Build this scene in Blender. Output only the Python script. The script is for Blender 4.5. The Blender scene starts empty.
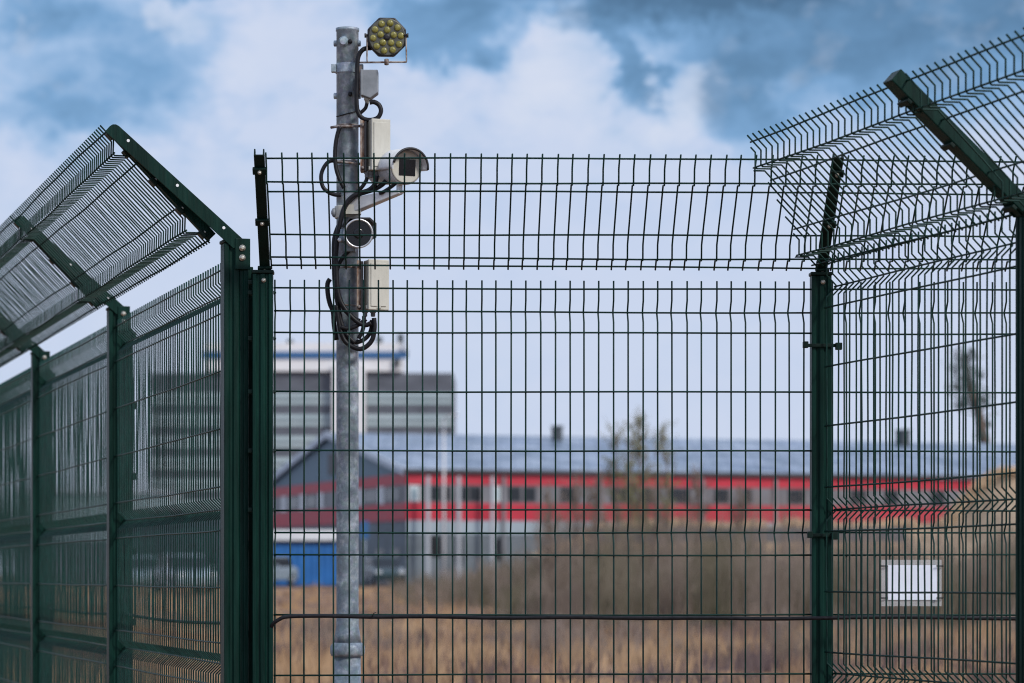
import bpy, math, random
from mathutils import Vector, Matrix
random.seed(7)
R = random.Random(11)
SC = bpy.context.scene
COL = SC.collection
F = 3013.0          # focal length of the lens in picture widths * 1024
EYE = 1.45
PI = math.pi

def P(px, py, d):   # survey point seen at (px,py) standing d metres away
    return Vector(((px - 512) * d / F, d, EYE + (575 - py) * d / F))

# ------------------------------------------------------------------ materials
def mat(name, col, rough=0.6, metal=0.0, var=0.0, vscale=8.0, bump=0.0, bscale=40.0, col2=None, stretch=(1, 1, 1),
        detail=6, lo=0.35, hi=0.65, spec=0.5, coat=0.0, coord='Object', alpha=1.0):
    m = bpy.data.materials.new(name); m.use_nodes = True
    nt = m.node_tree; n = nt.nodes; l = nt.links
    b = n['Principled BSDF']
    b.inputs['Base Color'].default_value = (*col, 1)
    b.inputs['Roughness'].default_value = rough
    b.inputs['Metallic'].default_value = metal
    b.inputs['Specular IOR Level'].default_value = spec
    b.inputs['Coat Weight'].default_value = coat
    b.inputs['Alpha'].default_value = alpha
    tc = n.new('ShaderNodeTexCoord'); mp = n.new('ShaderNodeMapping')
    mp.inputs['Scale'].default_value = stretch
    l.new(tc.outputs[coord], mp.inputs['Vector'])
    if var > 0 or col2:
        nz = n.new('ShaderNodeTexNoise'); nz.inputs['Scale'].default_value = vscale; nz.inputs['Detail'].default_value = detail
        nz.inputs['Roughness'].default_value = 0.62
        l.new(mp.outputs[0], nz.inputs['Vector'])
        cr = n.new('ShaderNodeValToRGB')
        cr.color_ramp.elements[0].position = lo; cr.color_ramp.elements[1].position = hi
        c2 = col2 if col2 else tuple(min(1, c * (1 + var)) for c in col)
        c1 = col if col2 else tuple(c * (1 - var) for c in col)
        cr.color_ramp.elements[0].color = (*c1, 1); cr.color_ramp.elements[1].color = (*c2, 1)
        l.new(nz.outputs['Fac'], cr.inputs['Fac']); l.new(cr.outputs['Color'], b.inputs['Base Color'])
        mr = n.new('ShaderNodeMapRange'); mr.inputs['To Min'].default_value = max(0.05, rough - 0.1); mr.inputs['To Max'].default_value = min(1, rough + 0.12)
        l.new(nz.outputs['Fac'], mr.inputs['Value']); l.new(mr.outputs[0], b.inputs['Roughness'])
    if bump > 0:
        n2 = n.new('ShaderNodeTexNoise'); n2.inputs['Scale'].default_value = bscale; n2.inputs['Detail'].default_value = 5
        l.new(mp.outputs[0], n2.inputs['Vector'])
        bp = n.new('ShaderNodeBump'); bp.inputs['Strength'].default_value = bump; bp.inputs['Distance'].default_value = 0.01
        l.new(n2.outputs['Fac'], bp.inputs['Height']); l.new(bp.outputs[0], b.inputs['Normal'])
    return m

M = {}
M['green'] = mat('green_powder_coat', (0.0005, 0.013, 0.010), 0.42, 0, col2=(0.003, 0.034, 0.026), vscale=26, spec=.14, stretch=(1, 1, .09), bump=.2, bscale=120, lo=.38, hi=.72)
M['green_dark'] = mat('dark_green_coat', (0.001, 0.009, 0.007), 0.5, 0, col2=(0.002, 0.017, 0.013), vscale=20, spec=.2, bump=.1)
M['wire'] = mat('coated_wire', (0.001, 0.018, 0.015), 0.5, 0, col2=(0.003, 0.036, 0.029), vscale=22, spec=.25)
M['side_lit_wire'] = mat('side_lit_coated_wire', (0.001, 0.022, 0.018), 0.5, 0, col2=(0.003, 0.045, 0.036), vscale=22, spec=.25)  # same wire coat, lightened to paint side light into the left panels
M['bolt'] = mat('zinc_bolt', (0.45, 0.43, 0.38), 0.35, 0.8, col2=(0.6, 0.58, 0.5), vscale=90)
M['hole'] = mat('pale_hole_disc', (0.75, 0.77, 0.8), 0.5, 0.0)  # pale discs drawn in place of open bolt holes
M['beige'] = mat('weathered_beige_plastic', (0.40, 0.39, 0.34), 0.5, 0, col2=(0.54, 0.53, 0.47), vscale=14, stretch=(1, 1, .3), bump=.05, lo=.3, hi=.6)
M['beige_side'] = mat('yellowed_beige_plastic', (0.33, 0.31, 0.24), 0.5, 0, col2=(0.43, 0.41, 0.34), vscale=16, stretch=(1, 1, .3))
M['rust'] = mat('rusty_plate', (0.16, 0.06, 0.025), 0.8, .2, col2=(0.42, 0.36, 0.30), vscale=38, stretch=(1, 1, .35), bump=.2, lo=.42, hi=.58)
M['greybox'] = mat('grey_plastic', (0.17, 0.19, 0.21), 0.55, 0, col2=(0.24, 0.26, 0.29), vscale=25)
M['black'] = mat('black_rubber', (0.006, 0.006, 0.008), 0.45, 0, col2=(0.014, 0.014, 0.018), vscale=60, spec=.25)
M['dark'] = mat('dark_housing', (0.014, 0.014, 0.017), 0.5, 0, var=.2, vscale=40)
M['glass'] = mat('dark_lens_glass', (0.004, 0.004, 0.006), 0.12, 0, var=.1, vscale=5)
M['silver'] = mat('silver_rim', (0.55, 0.56, 0.58), 0.32, 0.7, var=.15, vscale=40)
M['camwhite'] = mat('off_white_painted_metal', (0.50, 0.52, 0.55), 0.42, 0, col2=(0.66, 0.67, 0.68), vscale=24, stretch=(1, 1, .5), bump=.04, lo=.3, hi=.6)
M['ledplate'] = mat('led_back_plate', (0.10, 0.105, 0.09), 0.5, .3, var=.3, vscale=60)
M['led'] = mat('yellow_led_lens', (0.14, 0.13, 0.018), 0.3, 0, col2=(0.28, 0.26, 0.07), vscale=120, coat=.3)
M['rustrod'] = mat('rust_spotted_rod', (0.13, 0.08, 0.06), 0.6, .5, col2=(0.33, 0.31, 0.30), vscale=40, lo=.4, hi=.6)
M['paper'] = mat('white_paper', (0.74, 0.80, 0.92), 0.7, 0, var=.04, vscale=10)

def galvanized():
    m = bpy.data.materials.new('galvanized_steel'); m.use_nodes = True
    nt = m.node_tree; n = nt.nodes; l = nt.links; b = n['Principled BSDF']
    tc = n.new('ShaderNodeTexCoord')
    v = n.new('ShaderNodeTexVoronoi'); v.inputs['Scale'].default_value = 60; l.new(tc.outputs['Object'], v.inputs['Vector'])
    nz = n.new('ShaderNodeTexNoise'); nz.inputs['Scale'].default_value = 22; nz.inputs['Detail'].default_value = 8; nz.inputs['Roughness'].default_value = .7
    l.new(tc.outputs['Object'], nz.inputs['Vector'])
    cr = n.new('ShaderNodeValToRGB'); e = cr.color_ramp.elements
    e[0].position = .30; e[0].color = (0.13, 0.17, 0.21, 1); e[1].position = .70; e[1].color = (0.52, 0.60, 0.67, 1)
    x = e.new(.5); x.color = (0.25, 0.31, 0.365, 1)
    l.new(nz.outputs['Fac'], cr.inputs['Fac'])
    mx = n.new('ShaderNodeMixRGB'); mx.blend_type = 'MULTIPLY'; mx.inputs[0].default_value = .10
    l.new(cr.outputs[0], mx.inputs[1]); l.new(v.outputs['Color'], mx.inputs[2]); l.new(mx.outputs[0], b.inputs['Base Color'])
    b.inputs['Metallic'].default_value = .2; b.inputs['Roughness'].default_value = .42
    n3 = n.new('ShaderNodeTexNoise'); n3.inputs['Scale'].default_value = 90; n3.inputs['Detail'].default_value = 4
    mp = n.new('ShaderNodeMapping'); mp.inputs['Scale'].default_value = (1, 1, .6)
    l.new(tc.outputs['Object'], mp.inputs[0]); l.new(mp.outputs[0], n3.inputs['Vector'])
    bp = n.new('ShaderNodeBump'); bp.inputs['Strength'].default_value = .5; bp.inputs['Distance'].default_value = .004
    l.new(n3.outputs['Fac'], bp.inputs['Height']); l.new(bp.outputs[0], b.inputs['Normal'])
    return m
M['galv'] = galvanized()

# background
M['red'] = mat('red_cladding', (0.46, 0.018, 0.042), .45, 0, var=.12, vscale=.8, stretch=(1, 1, 3))
M['grey_wall'] = mat('grey_blue_cladding', (0.13, 0.155, 0.18), .6, 0, var=.25, vscale=.5)
M['gable'] = mat('blue_grey_gable_cladding', (0.15, 0.22, 0.28), .6, 0, var=.1, vscale=.5)
M['strip'] = mat('window_strip_panel', (0.16, 0.16, 0.18), .4, 0, var=.2, vscale=.7)
M['pane'] = mat('dark_window_glass', (0.012, 0.016, 0.022), .12, 0, var=.2, vscale=.5)
M['palepane'] = mat('pale_panel', (0.38, 0.48, 0.52), .3, 0, var=.1, vscale=.5)
M['white'] = mat('white_paint', (0.72, 0.72, 0.74), .5, 0, var=.05, vscale=.5)
M['eave'] = mat('dark_eave_trim', (0.05, 0.05, 0.06), .5, 0, var=.1)
M['fascia'] = mat('pale_fascia', (0.55, 0.60, 0.68), .5, 0, var=.05)
M['concrete'] = mat('grey_concrete', (0.22, 0.22, 0.24), .8, 0, var=.2, vscale=.5)
M['band_dark'] = mat('dark_spandrel', (0.10, 0.11, 0.135), .5, 0, var=.25, vscale=.35, stretch=(1, 1, 3))
M['band_glass'] = mat('greenish_ribbon_glass', (0.33, 0.42, 0.45), .25, 0, col2=(0.42, 0.50, 0.53), vscale=.25, stretch=(1, 1, 3))
M['stripe'] = mat('blue_stripe_paint', (0.035, 0.12, 0.28), .4, 0, var=.1)
M['bluebox'] = mat('blue_corrugated_sheet', (0.015, 0.13, 0.38), .45, 0, var=.15, vscale=1)
M['chim'] = mat('dark_chimney_brick', (0.05, 0.06, 0.07), .8, 0, var=.2, vscale=2)
M['carwhite'] = mat('silver_white_car_paint', (0.26, 0.32, 0.37), .25, .2, var=.05, vscale=2, coat=.8)
M['cardark'] = mat('dark_teal_car_paint', (0.03, 0.06, 0.07), .25, .2, var=.05, vscale=2, coat=.8)
M['tyre'] = mat('tyre_rubber', (0.02, 0.02, 0.02), .8, 0, var=.2)
M['lampw'] = mat('headlight_glass', (0.6, 0.62, 0.65), .2, .2)
M['bark'] = mat('grey_bark', (0.10, 0.075, 0.06), .9, 0, var=.3, vscale=6, bump=.3)
M['twig'] = mat('twig_bark', (0.13, 0.10, 0.075), .9, 0, col2=(0.30, 0.24, 0.21), vscale=.45, lo=.38, hi=.62)
M['needle'] = mat('dark_needles', (0.045, 0.065, 0.06), .7, 0, col2=(0.08, 0.10, 0.085), vscale=1.5)
M['bud'] = mat('olive_buds', (0.10, 0.11, 0.035), .7, 0, col2=(0.16, 0.15, 0.06), vscale=2)
M['straw'] = mat('dry_straw', (0.17, 0.105, 0.085), .9, 0, col2=(0.42, 0.27, 0.14), vscale=.45, lo=.40, hi=.60)

def roofmat():
    m = mat('blue_grey_roof_sheet', (0.17, 0.23, 0.30), .38, .2, col2=(0.42, 0.48, 0.57), vscale=1.1, stretch=(.35, .6, 1), detail=3, lo=.4, hi=.6)  # pale mottle paints the reflected sky into the sheet colour
    nt = m.node_tree; n = nt.nodes; l = nt.links; b = n['Principled BSDF']
    tc = n.new('ShaderNodeTexCoord'); br = n.new('ShaderNodeTexBrick')
    br.inputs['Scale'].default_value = .55; br.inputs['Mortar Size'].default_value = .05
    br.inputs['Color1'].default_value = (1, 1, 1, 1); br.inputs['Color2'].default_value = (.62, .68, .78, 1); br.inputs['Mortar'].default_value = (.35, .42, .52, 1)
    br.inputs['Brick Width'].default_value = 1.0; br.inputs['Row Height'].default_value = .9
    l.new(tc.outputs['Object'], br.inputs['Vector'])
    mx = n.new('ShaderNodeMixRGB'); mx.blend_type = 'MULTIPLY'; mx.inputs[0].default_value = 1
    src = b.inputs['Base Color'].links[0].from_socket
    l.new(src, mx.inputs[1]); l.new(br.outputs['Color'], mx.inputs[2]); l.new(mx.outputs[0], b.inputs['Base Color'])
    return m
M['roof'] = roofmat()

def groundmat(name, cols, s1, s2):
    m = bpy.data.materials.new(name); m.use_nodes = True
    nt = m.node_tree; n = nt.nodes; l = nt.links; b = n['Principled BSDF']
    b.inputs['Roughness'].default_value = .95; b.inputs['Specular IOR Level'].default_value = .1
    tc = n.new('ShaderNodeTexCoord')
    a = n.new('ShaderNodeTexNoise'); a.inputs['Scale'].default_value = s1; a.inputs['Detail'].default_value = 7; a.inputs['Roughness'].default_value = .7
    c = n.new('ShaderNodeTexNoise'); c.inputs['Scale'].default_value = s2; c.inputs['Detail'].default_value = 6; c.inputs['Roughness'].default_value = .7
    l.new(tc.outputs['Object'], a.inputs[0]); l.new(tc.outputs['Object'], c.inputs[0])
    ad = n.new('ShaderNodeMath'); ad.operation = 'MULTIPLY_ADD'; ad.inputs[1].default_value = .5
    ml = n.new('ShaderNodeMath'); ml.operation = 'MULTIPLY'; ml.inputs[1].default_value = .5
    l.new(c.outputs['Fac'], ml.inputs[0]); l.new(a.outputs['Fac'], ad.inputs[0]); l.new(ml.outputs[0], ad.inputs[2])
    cr = n.new('ShaderNodeValToRGB'); e = cr.color_ramp.elements
    e[0].position = .36; e[0].color = (*cols[0], 1); e[1].position = .64; e[1].color = (*cols[-1], 1)
    for i, cc in enumerate(cols[1:-1]):
        x = e.new(.36 + .28 * (i + 1) / (len(cols) - 1)); x.color = (*cc, 1)
    l.new(ad.outputs[0], cr.inputs[0]); l.new(cr.outputs[0], b.inputs['Base Color'])
    bp = n.new('ShaderNodeBump'); bp.inputs['Strength'].default_value = .8; bp.inputs['Distance'].default_value = .2
    l.new(a.outputs['Fac'], bp.inputs['Height']); l.new(bp.outputs[0], b.inputs['Normal'])
    return m
M['ground'] = groundmat('dry_grass_ground', [(0.07, 0.052, 0.058), (0.15, 0.105, 0.10), (0.36, 0.21, 0.11), (0.55, 0.39, 0.24)], .45, 1.6)
M['bank'] = groundmat('scrub_bank_ground', [(0.14, 0.11, 0.095), (0.21, 0.16, 0.125), (0.30, 0.22, 0.16)], .5, 3)
M['sand'] = groundmat('sandy_straw_ground', [(0.26, 0.18, 0.12), (0.42, 0.31, 0.21), (0.52, 0.41, 0.29)], .6, 3)
M['yard'] = groundmat('yard_asphalt', [(0.05, 0.05, 0.055), (0.07, 0.07, 0.075), (0.10, 0.10, 0.105)], .5, 3)

# ------------------------------------------------------------------ mesh builder
class MB:
    def __init__(s): s.v = []; s.f = []; s.sm = []
    def face(s, idx, smooth=False): s.f.append(idx); s.sm.append(smooth)
    def box(s, c, size, rot=None, ax=None):
        hx, hy, hz = (k / 2 for k in size); o = len(s.v)
        for dz in (-hz, hz):
            for dx, dy in ((-hx, -hy), (hx, -hy), (hx, hy), (-hx, hy)):
                p = Vector((dx, dy, dz))
                if ax: p = ax[0] * dx + ax[1] * dy + ax[2] * dz
                elif rot: p = rot @ p
                s.v.append(Vector(c) + p)
        for q in ((3, 2, 1, 0), (4, 5, 6, 7), (0, 1, 5, 4), (1, 2, 6, 5), (2, 3, 7, 6), (3, 0, 4, 7)): s.face([o + k for k in q])
    def prism(s, poly, origin, ex, ey, ez, length, smooth=False):
        """closed 2-D outline (ccw) in the ex,ey plane, pushed along ez."""
        o = len(s.v); n = len(poly)
        for h in (0, length):
            for (a, b) in poly: s.v.append(Vector(origin) + ex * a + ey * b + ez * h)
        for i in range(n):
            j = (i + 1) % n; s.face([o + i, o + j, o + n + j, o + n + i], smooth)
        s.face([o + n - 1 - i for i in range(n)]); s.face([o + n + i for i in range(n)])
    def tube(s, pts, r, n=6, cap=True, smooth=True, radii=None):
        pts = [Vector(p) for p in pts]; o = len(s.v); m = len(pts)
        t0 = (pts[1] - pts[0]).normalized()
        ref = Vector((0, 0, 1)) if abs(t0.z) < .8 else Vector((1, 0, 0))
        nx = t0.cross(ref).normalized()
        for i, p in enumerate(pts):
            if i == 0: t = t0
            elif i == m - 1: t = (pts[-1] - pts[-2]).normalized()
            else:
                t = (pts[i + 1] - p).normalized() + (p - pts[i - 1]).normalized()
                t = t.normalized() if t.length > 1e-6 else t0
            nx = (nx - t * nx.dot(t)).normalized(); ny = t.cross(nx)
            rr = radii[i] if radii else r
            for k in range(n):
                a = 2 * PI * k / n
                s.v.append(p + nx * math.cos(a) * rr + ny * math.sin(a) * rr)
        for i in range(m - 1):
            for k in range(n):
                a = o + i * n + k; b = o + i * n + (k + 1) % n
                s.face([a, b, b + n, a + n], smooth)
        if cap:
            s.face([o + n - 1 - k for k in range(n)]); s.face([o + (m - 1) * n + k for k in range(n)])
    def lathe(s, origin, axis, prof, n=32, smooth=True, up=None):
        """prof = [(along, radius)...] around axis."""
        axis = Vector(axis).normalized(); ref = Vector((0, 0, 1)) if abs(axis.z) < .9 else Vector((1, 0, 0))
        a1 = axis.cross(ref).normalized(); a2 = axis.cross(a1); o = len(s.v)
        for (h, r) in prof:
            for k in range(n):
                a = 2 * PI * k / n
                s.v.append(Vector(origin) + axis * h + a1 * math.cos(a) * r + a2 * math.sin(a) * r)
        for i in range(len(prof) - 1):
            for k in range(n):
                a = o + i * n + k; b = o + i * n + (k + 1) % n
                s.face([a, a + n, b + n, b], smooth)
        s.face([o + k for k in range(n)]); s.face([o + (len(prof) - 1) * n + n - 1 - k for k in range(n)])
    def build(s, name, material, parent=None, loc=None, bevel=0, fix=True):
        me = bpy.data.meshes.new(name)
        off = Vector((0, 0, 0))
        if parent is not None: off = parent['_o'] if False else ORIG.get(parent, Vector((0, 0, 0)))
        elif loc is not None: off = Vector(loc)
        me.from_pydata([tuple(v - off) for v in s.v], [], s.f)
        me.polygons.foreach_set('use_smooth', s.sm)
        me.update()
        o = bpy.data.objects.new(name, me); COL.objects.link(o)
        me.materials.append(material)
        if parent is not None: o.parent = parent; ORIG[o] = off
        else:
            o.location = off; ORIG[o] = off
        if fix:
            import bmesh
            bm = bmesh.new(); bm.from_mesh(me); bmesh.ops.recalc_face_normals(bm, faces=bm.faces); bm.to_mesh(me); bm.free()
        if bevel:
            b = o.modifiers.new('bevel', 'BEVEL'); b.width = bevel; b.segments = 2; b.limit_method = 'ANGLE'; b.angle_limit = math.radians(40)
            b.harden_normals = False
        return o
ORIG = {}

def empty(name, loc, label, cat, group=None):
    o = bpy.data.objects.new(name, None); COL.objects.link(o); o.location = loc; o.empty_display_size = .2
    ORIG[o] = Vector(loc); o['label'] = label; o['category'] = cat
    if group: o['group'] = group
    return o
def tag(o, label=None, cat=None, group=None, kind=None):
    if label: o['label'] = label
    if cat: o['category'] = cat
    if group: o['group'] = group
    if kind: o['kind'] = kind
    return o
Z = Vector((0, 0, 1))

# ------------------------------------------------------------------ camera
cd = bpy.data.cameras.new('camera'); cam = bpy.data.objects.new('camera', cd); COL.objects.link(cam)
cam.location = (0, 0, EYE); cam.rotation_euler = (PI / 2, 0, 0)
cd.sensor_width = 36; cd.lens = F * 36 / 1024; cd.shift_y = (575 - 341.5) / 1024
cd.clip_start = .1; cd.clip_end = 6000
cd.dof.use_dof = True; cd.dof.focus_distance = 10.25; cd.dof.aperture_fstop = 4.0; cd.dof.aperture_blades = 8
SC.camera = cam

# ------------------------------------------------------------------ world and sun
SUN_EL, SUN_AZ = math.radians(36), math.radians(136)    # azimuth clockwise from +Y
w = bpy.data.worlds.new('World'); SC.world = w; w.use_nodes = True
nt = w.node_tree; n = nt.nodes; l = nt.links; n.clear()
out = n.new('ShaderNodeOutputWorld')
sky = n.new('ShaderNodeTexSky'); sky.sky_type = 'NISHITA'; sky.sun_disc = False
sky.sun_elevation = SUN_EL; sky.sun_rotation = SUN_AZ; sky.dust_density = 1.5
bg1 = n.new('ShaderNodeBackground'); bg1.inputs[1].default_value = .10; l.new(sky.outputs[0], bg1.inputs[0])
tc = n.new('ShaderNodeTexCoord'); sep = n.new('ShaderNodeSeparateXYZ'); l.new(tc.outputs['Generated'], sep.inputs[0])
def mth(op, a, b=None, c=None, clamp=False):
    q = n.new('ShaderNodeMath'); q.operation = op; q.use_clamp = clamp
    for i, k in enumerate((a, b, c)):
        if k is None: continue
        if isinstance(k, (int, float)): q.inputs[i].default_value = k
        else: l.new(k, q.inputs[i])
    return q.outputs[0]
def noise(scale, detail, rough, dist, stretch, off=(0, 0, 0)):
    mp = n.new('ShaderNodeMapping'); mp.inputs['Scale'].default_value = stretch; mp.inputs['Location'].default_value = off
    l.new(tc.outputs['Generated'], mp.inputs[0])
    q = n.new('ShaderNodeTexNoise'); q.inputs['Scale'].default_value = scale; q.inputs['Detail'].default_value = detail
    q.inputs['Roughness'].default_value = rough; q.inputs['Distortion'].default_value = dist
    l.new(mp.outputs[0], q.inputs['Vector']); return q.outputs['Fac']
X, Zc = sep.outputs['X'], sep.outputs['Z']
nA = noise(16, 7, .55, .5, (1, 1, 1.5), (.3, 0, .1))
nB = noise(42, 6, .6, .3, (1, 1, 1.8), (1.7, 0, .4))
nW = noise(9, 3, .5, 0, (1, 1, 1.2), (4, 0, 2))
nC = noise(46, 7, .62, .2, (1, 1, 1.3), (7.1, 0, 3.3))
nD = noise(46, 7, .62, .2, (1, 1, 1.3), (2.4, 0, 9.2))
Xw = mth('ADD', X, mth('MULTIPLY_ADD', nC, .050, -.025)); Zw = mth('ADD', Zc, mth('MULTIPLY_ADD', nD, .040, -.020))
def spot(px, py, wx, wy, amp):
    cx, cz = (px - 512) / F, (575 - py) / F
    dx = mth('MULTIPLY', mth('SUBTRACT', Xw, cx), F / wx); dz = mth('MULTIPLY', mth('SUBTRACT', Zw, cz), F / wy)
    r = mth('ADD', mth('MULTIPLY', dx, dx), mth('MULTIPLY', dz, dz)); r = mth('MULTIPLY', r, r)
    return mth('MULTIPLY', mth('EXPONENT', mth('MULTIPLY', r, -1)), amp)
d = mth('MULTIPLY_ADD', nA, .55, -.22)
d = mth('ADD', d, mth('MULTIPLY_ADD', nB, .75, -.375))
for q_ in ((850, 30, 260, 110, .50), (900, 20, 150, 60, .12), (640, -12, 190, 45, .60), (445, 38, 75, 42, .56), (625, 78, 22, 42, .40), (735, 110, 40, 50, .22), (590, 20, 60, 22, .15),
           (110, 75, 130, 75, .34), (30, 20, 60, 40, .16), (210, -5, 60, 18, .35), (60, 130, 90, 30, .12), (1040, 20, 90, 80, .10)):
    d = mth('ADD', d, spot(*q_))
low = n.new('ShaderNodeMapRange'); low.interpolation_type = 'SMOOTHSTEP'; low.inputs['From Min'].default_value = .105; low.inputs['From Max'].default_value = .155
low.inputs['To Min'].default_value = .22; low.inputs['To Max'].default_value = 1; l.new(Zc, low.inputs['Value'])
d = mth('MULTIPLY', d, low.outputs[0], clamp=True)
cr = n.new('ShaderNodeValToRGB'); e = cr.color_ramp.elements
e[0].position = 0; e[0].color = (.61, .69, .88, 1)
e[1].position = 1; e[1].color = (.07, .16, .29, 1)
for p_, c_ in ((.10, (.53, .64, .86)), (.26, (.36, .53, .79)), (.44, (.20, .385, .65)), (.66, (.13, .275, .48))):
    q = e.new(p_); q.color = (*c_, 1)
l.new(d, cr.inputs[0])
# sunlit white tops
pw = mth('ADD', mth('MULTIPLY_ADD', nA, .8, -.50), mth('MULTIPLY_ADD', nC, 1.2, -.60))
for q_ in ((560, 70, 50, 60, .55), (675, 105, 42, 38, .65), (590, 125, 120, 30, .3), (185, 30, 26, 26, .5), (280, 50, 70, 60, .2), (40, 55, 18, 14, .3), (420, 130, 60, 25, .2)):
    pw = mth('ADD', pw, spot(*q_))
pw = mth('MULTIPLY', pw, low.outputs[0], clamp=True)
mxw = n.new('ShaderNodeMixRGB'); l.new(pw, mxw.inputs[0]); l.new(cr.outputs[0], mxw.inputs[1]); mxw.inputs[2].default_value = (.72, .77, .90, 1)
bg2 = n.new('ShaderNodeBackground'); bg2.inputs[1].default_value = 1.0; l.new(mxw.outputs[0], bg2.inputs[0])
ms = n.new('ShaderNodeMixShader'); ms.inputs[0].default_value = .92
l.new(bg1.outputs[0], ms.inputs[1]); l.new(bg2.outputs[0], ms.inputs[2]); l.new(ms.outputs[0], out.inputs[0])

sd = bpy.data.lights.new('sun', 'SUN'); sd.energy = 2.7; sd.angle = math.radians(10); sd.color = (1, .95, .88)
so = bpy.data.objects.new('sun', sd); COL.objects.link(so)
sdir = Vector((math.sin(SUN_AZ) * math.cos(SUN_EL), math.cos(SUN_AZ) * math.cos(SUN_EL), math.sin(SUN_EL)))
so.rotation_euler = sdir.to_track_quat('Z', 'Y').to_euler(); so.location = (0, 0, 30)
SC.cycles.filter_width = 1.1
SC.view_settings.view_transform = 'Standard'; SC.view_settings.look = 'None'; SC.view_settings.gamma = 1; SC.view_settings.exposure = 0

# ------------------------------------------------------------------ fence panels
FV = .034
def wire_panel(name, P0, D, U, N, L, tips, rows, folds, parent, t0=0, pitch=.05, rv=.0031, rh=.0032, cut=None, jit=.0020, wob=.0016, fs=1, hw=.0015, wm='wire'):
    """welded mesh: rows = heights (along U) of the horizontal wires, folds = heights of the V folds that stick out along N."""
    mb = MB(); k = 0; t = t0
    lo, hi = tips
    while t < L:
        hi_t = hi if cut is None else min(hi, cut(t))
        pts = []; ph = R.uniform(0, 6)
        us = [lo, lo + .0001]
        fl = []
        for fu in sorted(folds): fl += [(fu - .037, 0), (fu - .004, FV * fs), (fu + .004, FV * fs), (fu + .037, 0)]
        prof = [(lo, 0)] + [q for q in fl if q[0] > lo + .005] + [(hi, 0)]
        prof.sort()
        if hi_t < hi:
            np_ = []
            for a, b in zip(prof, prof[1:]):
                if a[0] <= hi_t: np_.append(a)
                if a[0] <= hi_t < b[0]:
                    q = (hi_t - a[0]) / (b[0] - a[0]); np_.append((hi_t, a[1] + q * (b[1] - a[1])))
            prof = np_
        # add intermediate points so that a wire is never ruler straight
        full = []
        for a, b in zip(prof, prof[1:]):
            full.append(a)
            if b[0] - a[0] > .22:
                for q in (1 / 3, 2 / 3): full.append((a[0] + q * (b[0] - a[0]), a[1] + R.uniform(-wob, wob)))
        full.append(prof[-1])
        jt = t + R.uniform(-jit, jit); lean = R.uniform(-.001, .001)
        if len(full) > 1 and full[-1][0] - full[0][0] > .03:
            for (u, v) in full: pts.append(P0 + D * (jt + lean * math.sin(u * 3 + ph)) + U * u + N * v)
            mb.tube(pts, rv, 5)
        t += pitch
    for u in rows:
        v = FV * fs if any(abs(u - fu) < .01 for fu in folds) else 0
        s = t0 - .004
        if cut is not None:
            while s < L and cut(s) < u + .004: s += .01
        pts = []; m = max(2, int((L - s) / .3)); ph = R.uniform(0, 6)
        for i in range(m + 1):
            tt = s + (L - s) * i / m
            pts.append(P0 + D * tt + U * (u + hw * (math.sin(tt * 2.1 + ph) + .5 * math.sin(tt * 5.3 + 2 * ph))) + N * (v - rv - rh * .6))
        mb.tube(pts, rh, 5)
    return mb.build(name, M[wm], parent, fix=False)

def post_profile(w, dpt):   # ribbed hollow section, front face towards -y
    h = w / 2; g = w * .07; q = dpt / 2
    return [(-h, -q), (-h + w * .20, -q), (-h + w * .20 + .002, -q + .007), (-h + w * .36, -q + .007), (-h + w * .36 + .002, -q), (h - w * .36 - .002, -q),
            (h - w * .36, -q + .007), (h - w * .20 - .002, -q + .007), (h - w * .20, -q), (h, -q), (h, q), (-h, q)]

def make_post(parent, pos, ztop, w, dpt, ex, ey, zb=-.4, bolts=2, cap=True, mat_=None):
    mb = MB(); mb.prism(post_profile(w, dpt), Vector((pos[0], pos[1], zb)), ex, ey, Z, ztop - zb)
    o = mb.build('post', mat_ or M['green'], parent, bevel=.0025)
    if cap:
        c = MB(); c.box(Vector((pos[0], pos[1], ztop + .0065)), (w + .007, dpt + .007, .012), ax=(ex, ey, Z)); c.build('post_cap', M['green_dark'], o, bevel=.003)
    return o
def bolts_at(parent, pts, nrm, r=.008, material=None):
    for p in pts:
        b = MB(); b.lathe(Vector(p), Vector(nrm), [(0, r * 1.3), (.0025, r * 1.3), (.0026, r), (.006, r), (.009, r * .5)], 12)
        b.build('bolt', material or M['bolt'], parent)

zr = lambda y, d: EYE + (575 - y) * d / F
# ---- middle fence (perpendicular to the view)
Dm = Vector((1, .035, 0)).normalized(); Nm = Vector((.035, -1, 0)).normalized(); Nmb = -Nm
A0 = Vector((P(263, 0, 10.2).x, 10.2, 0)); LEN_POST = (823 - 263) * 10.2 / F
fm = empty('mesh_fence', (A0.x, A0.y, 0), 'green mesh fence facing the viewer, with upright panel behind cable and overhang above it', 'fence')
rowsM = [z + EYE for z in (.972, .896, .822, .622, .422, .220, .144, .068, -.135, -.338, -.414, -.49, -.69, -.89)]
foldM = [.896 + EYE, .144 + EYE, -.414 + EYE]
Pm = A0 + Nm * 0.0
wire_panel('mesh_panel', Pm + Dm * .022, Dm, Z, Nmb, LEN_POST - .044, (.3, 1.0 + EYE), rowsM, foldM, fm, t0=.018)
wire_panel('mesh_panel', Pm + Dm * (LEN_POST + .022), Dm, Z, Nmb, 2.45, (.3, 1.0 + EYE), rowsM, foldM, fm, t0=.016)
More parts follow.
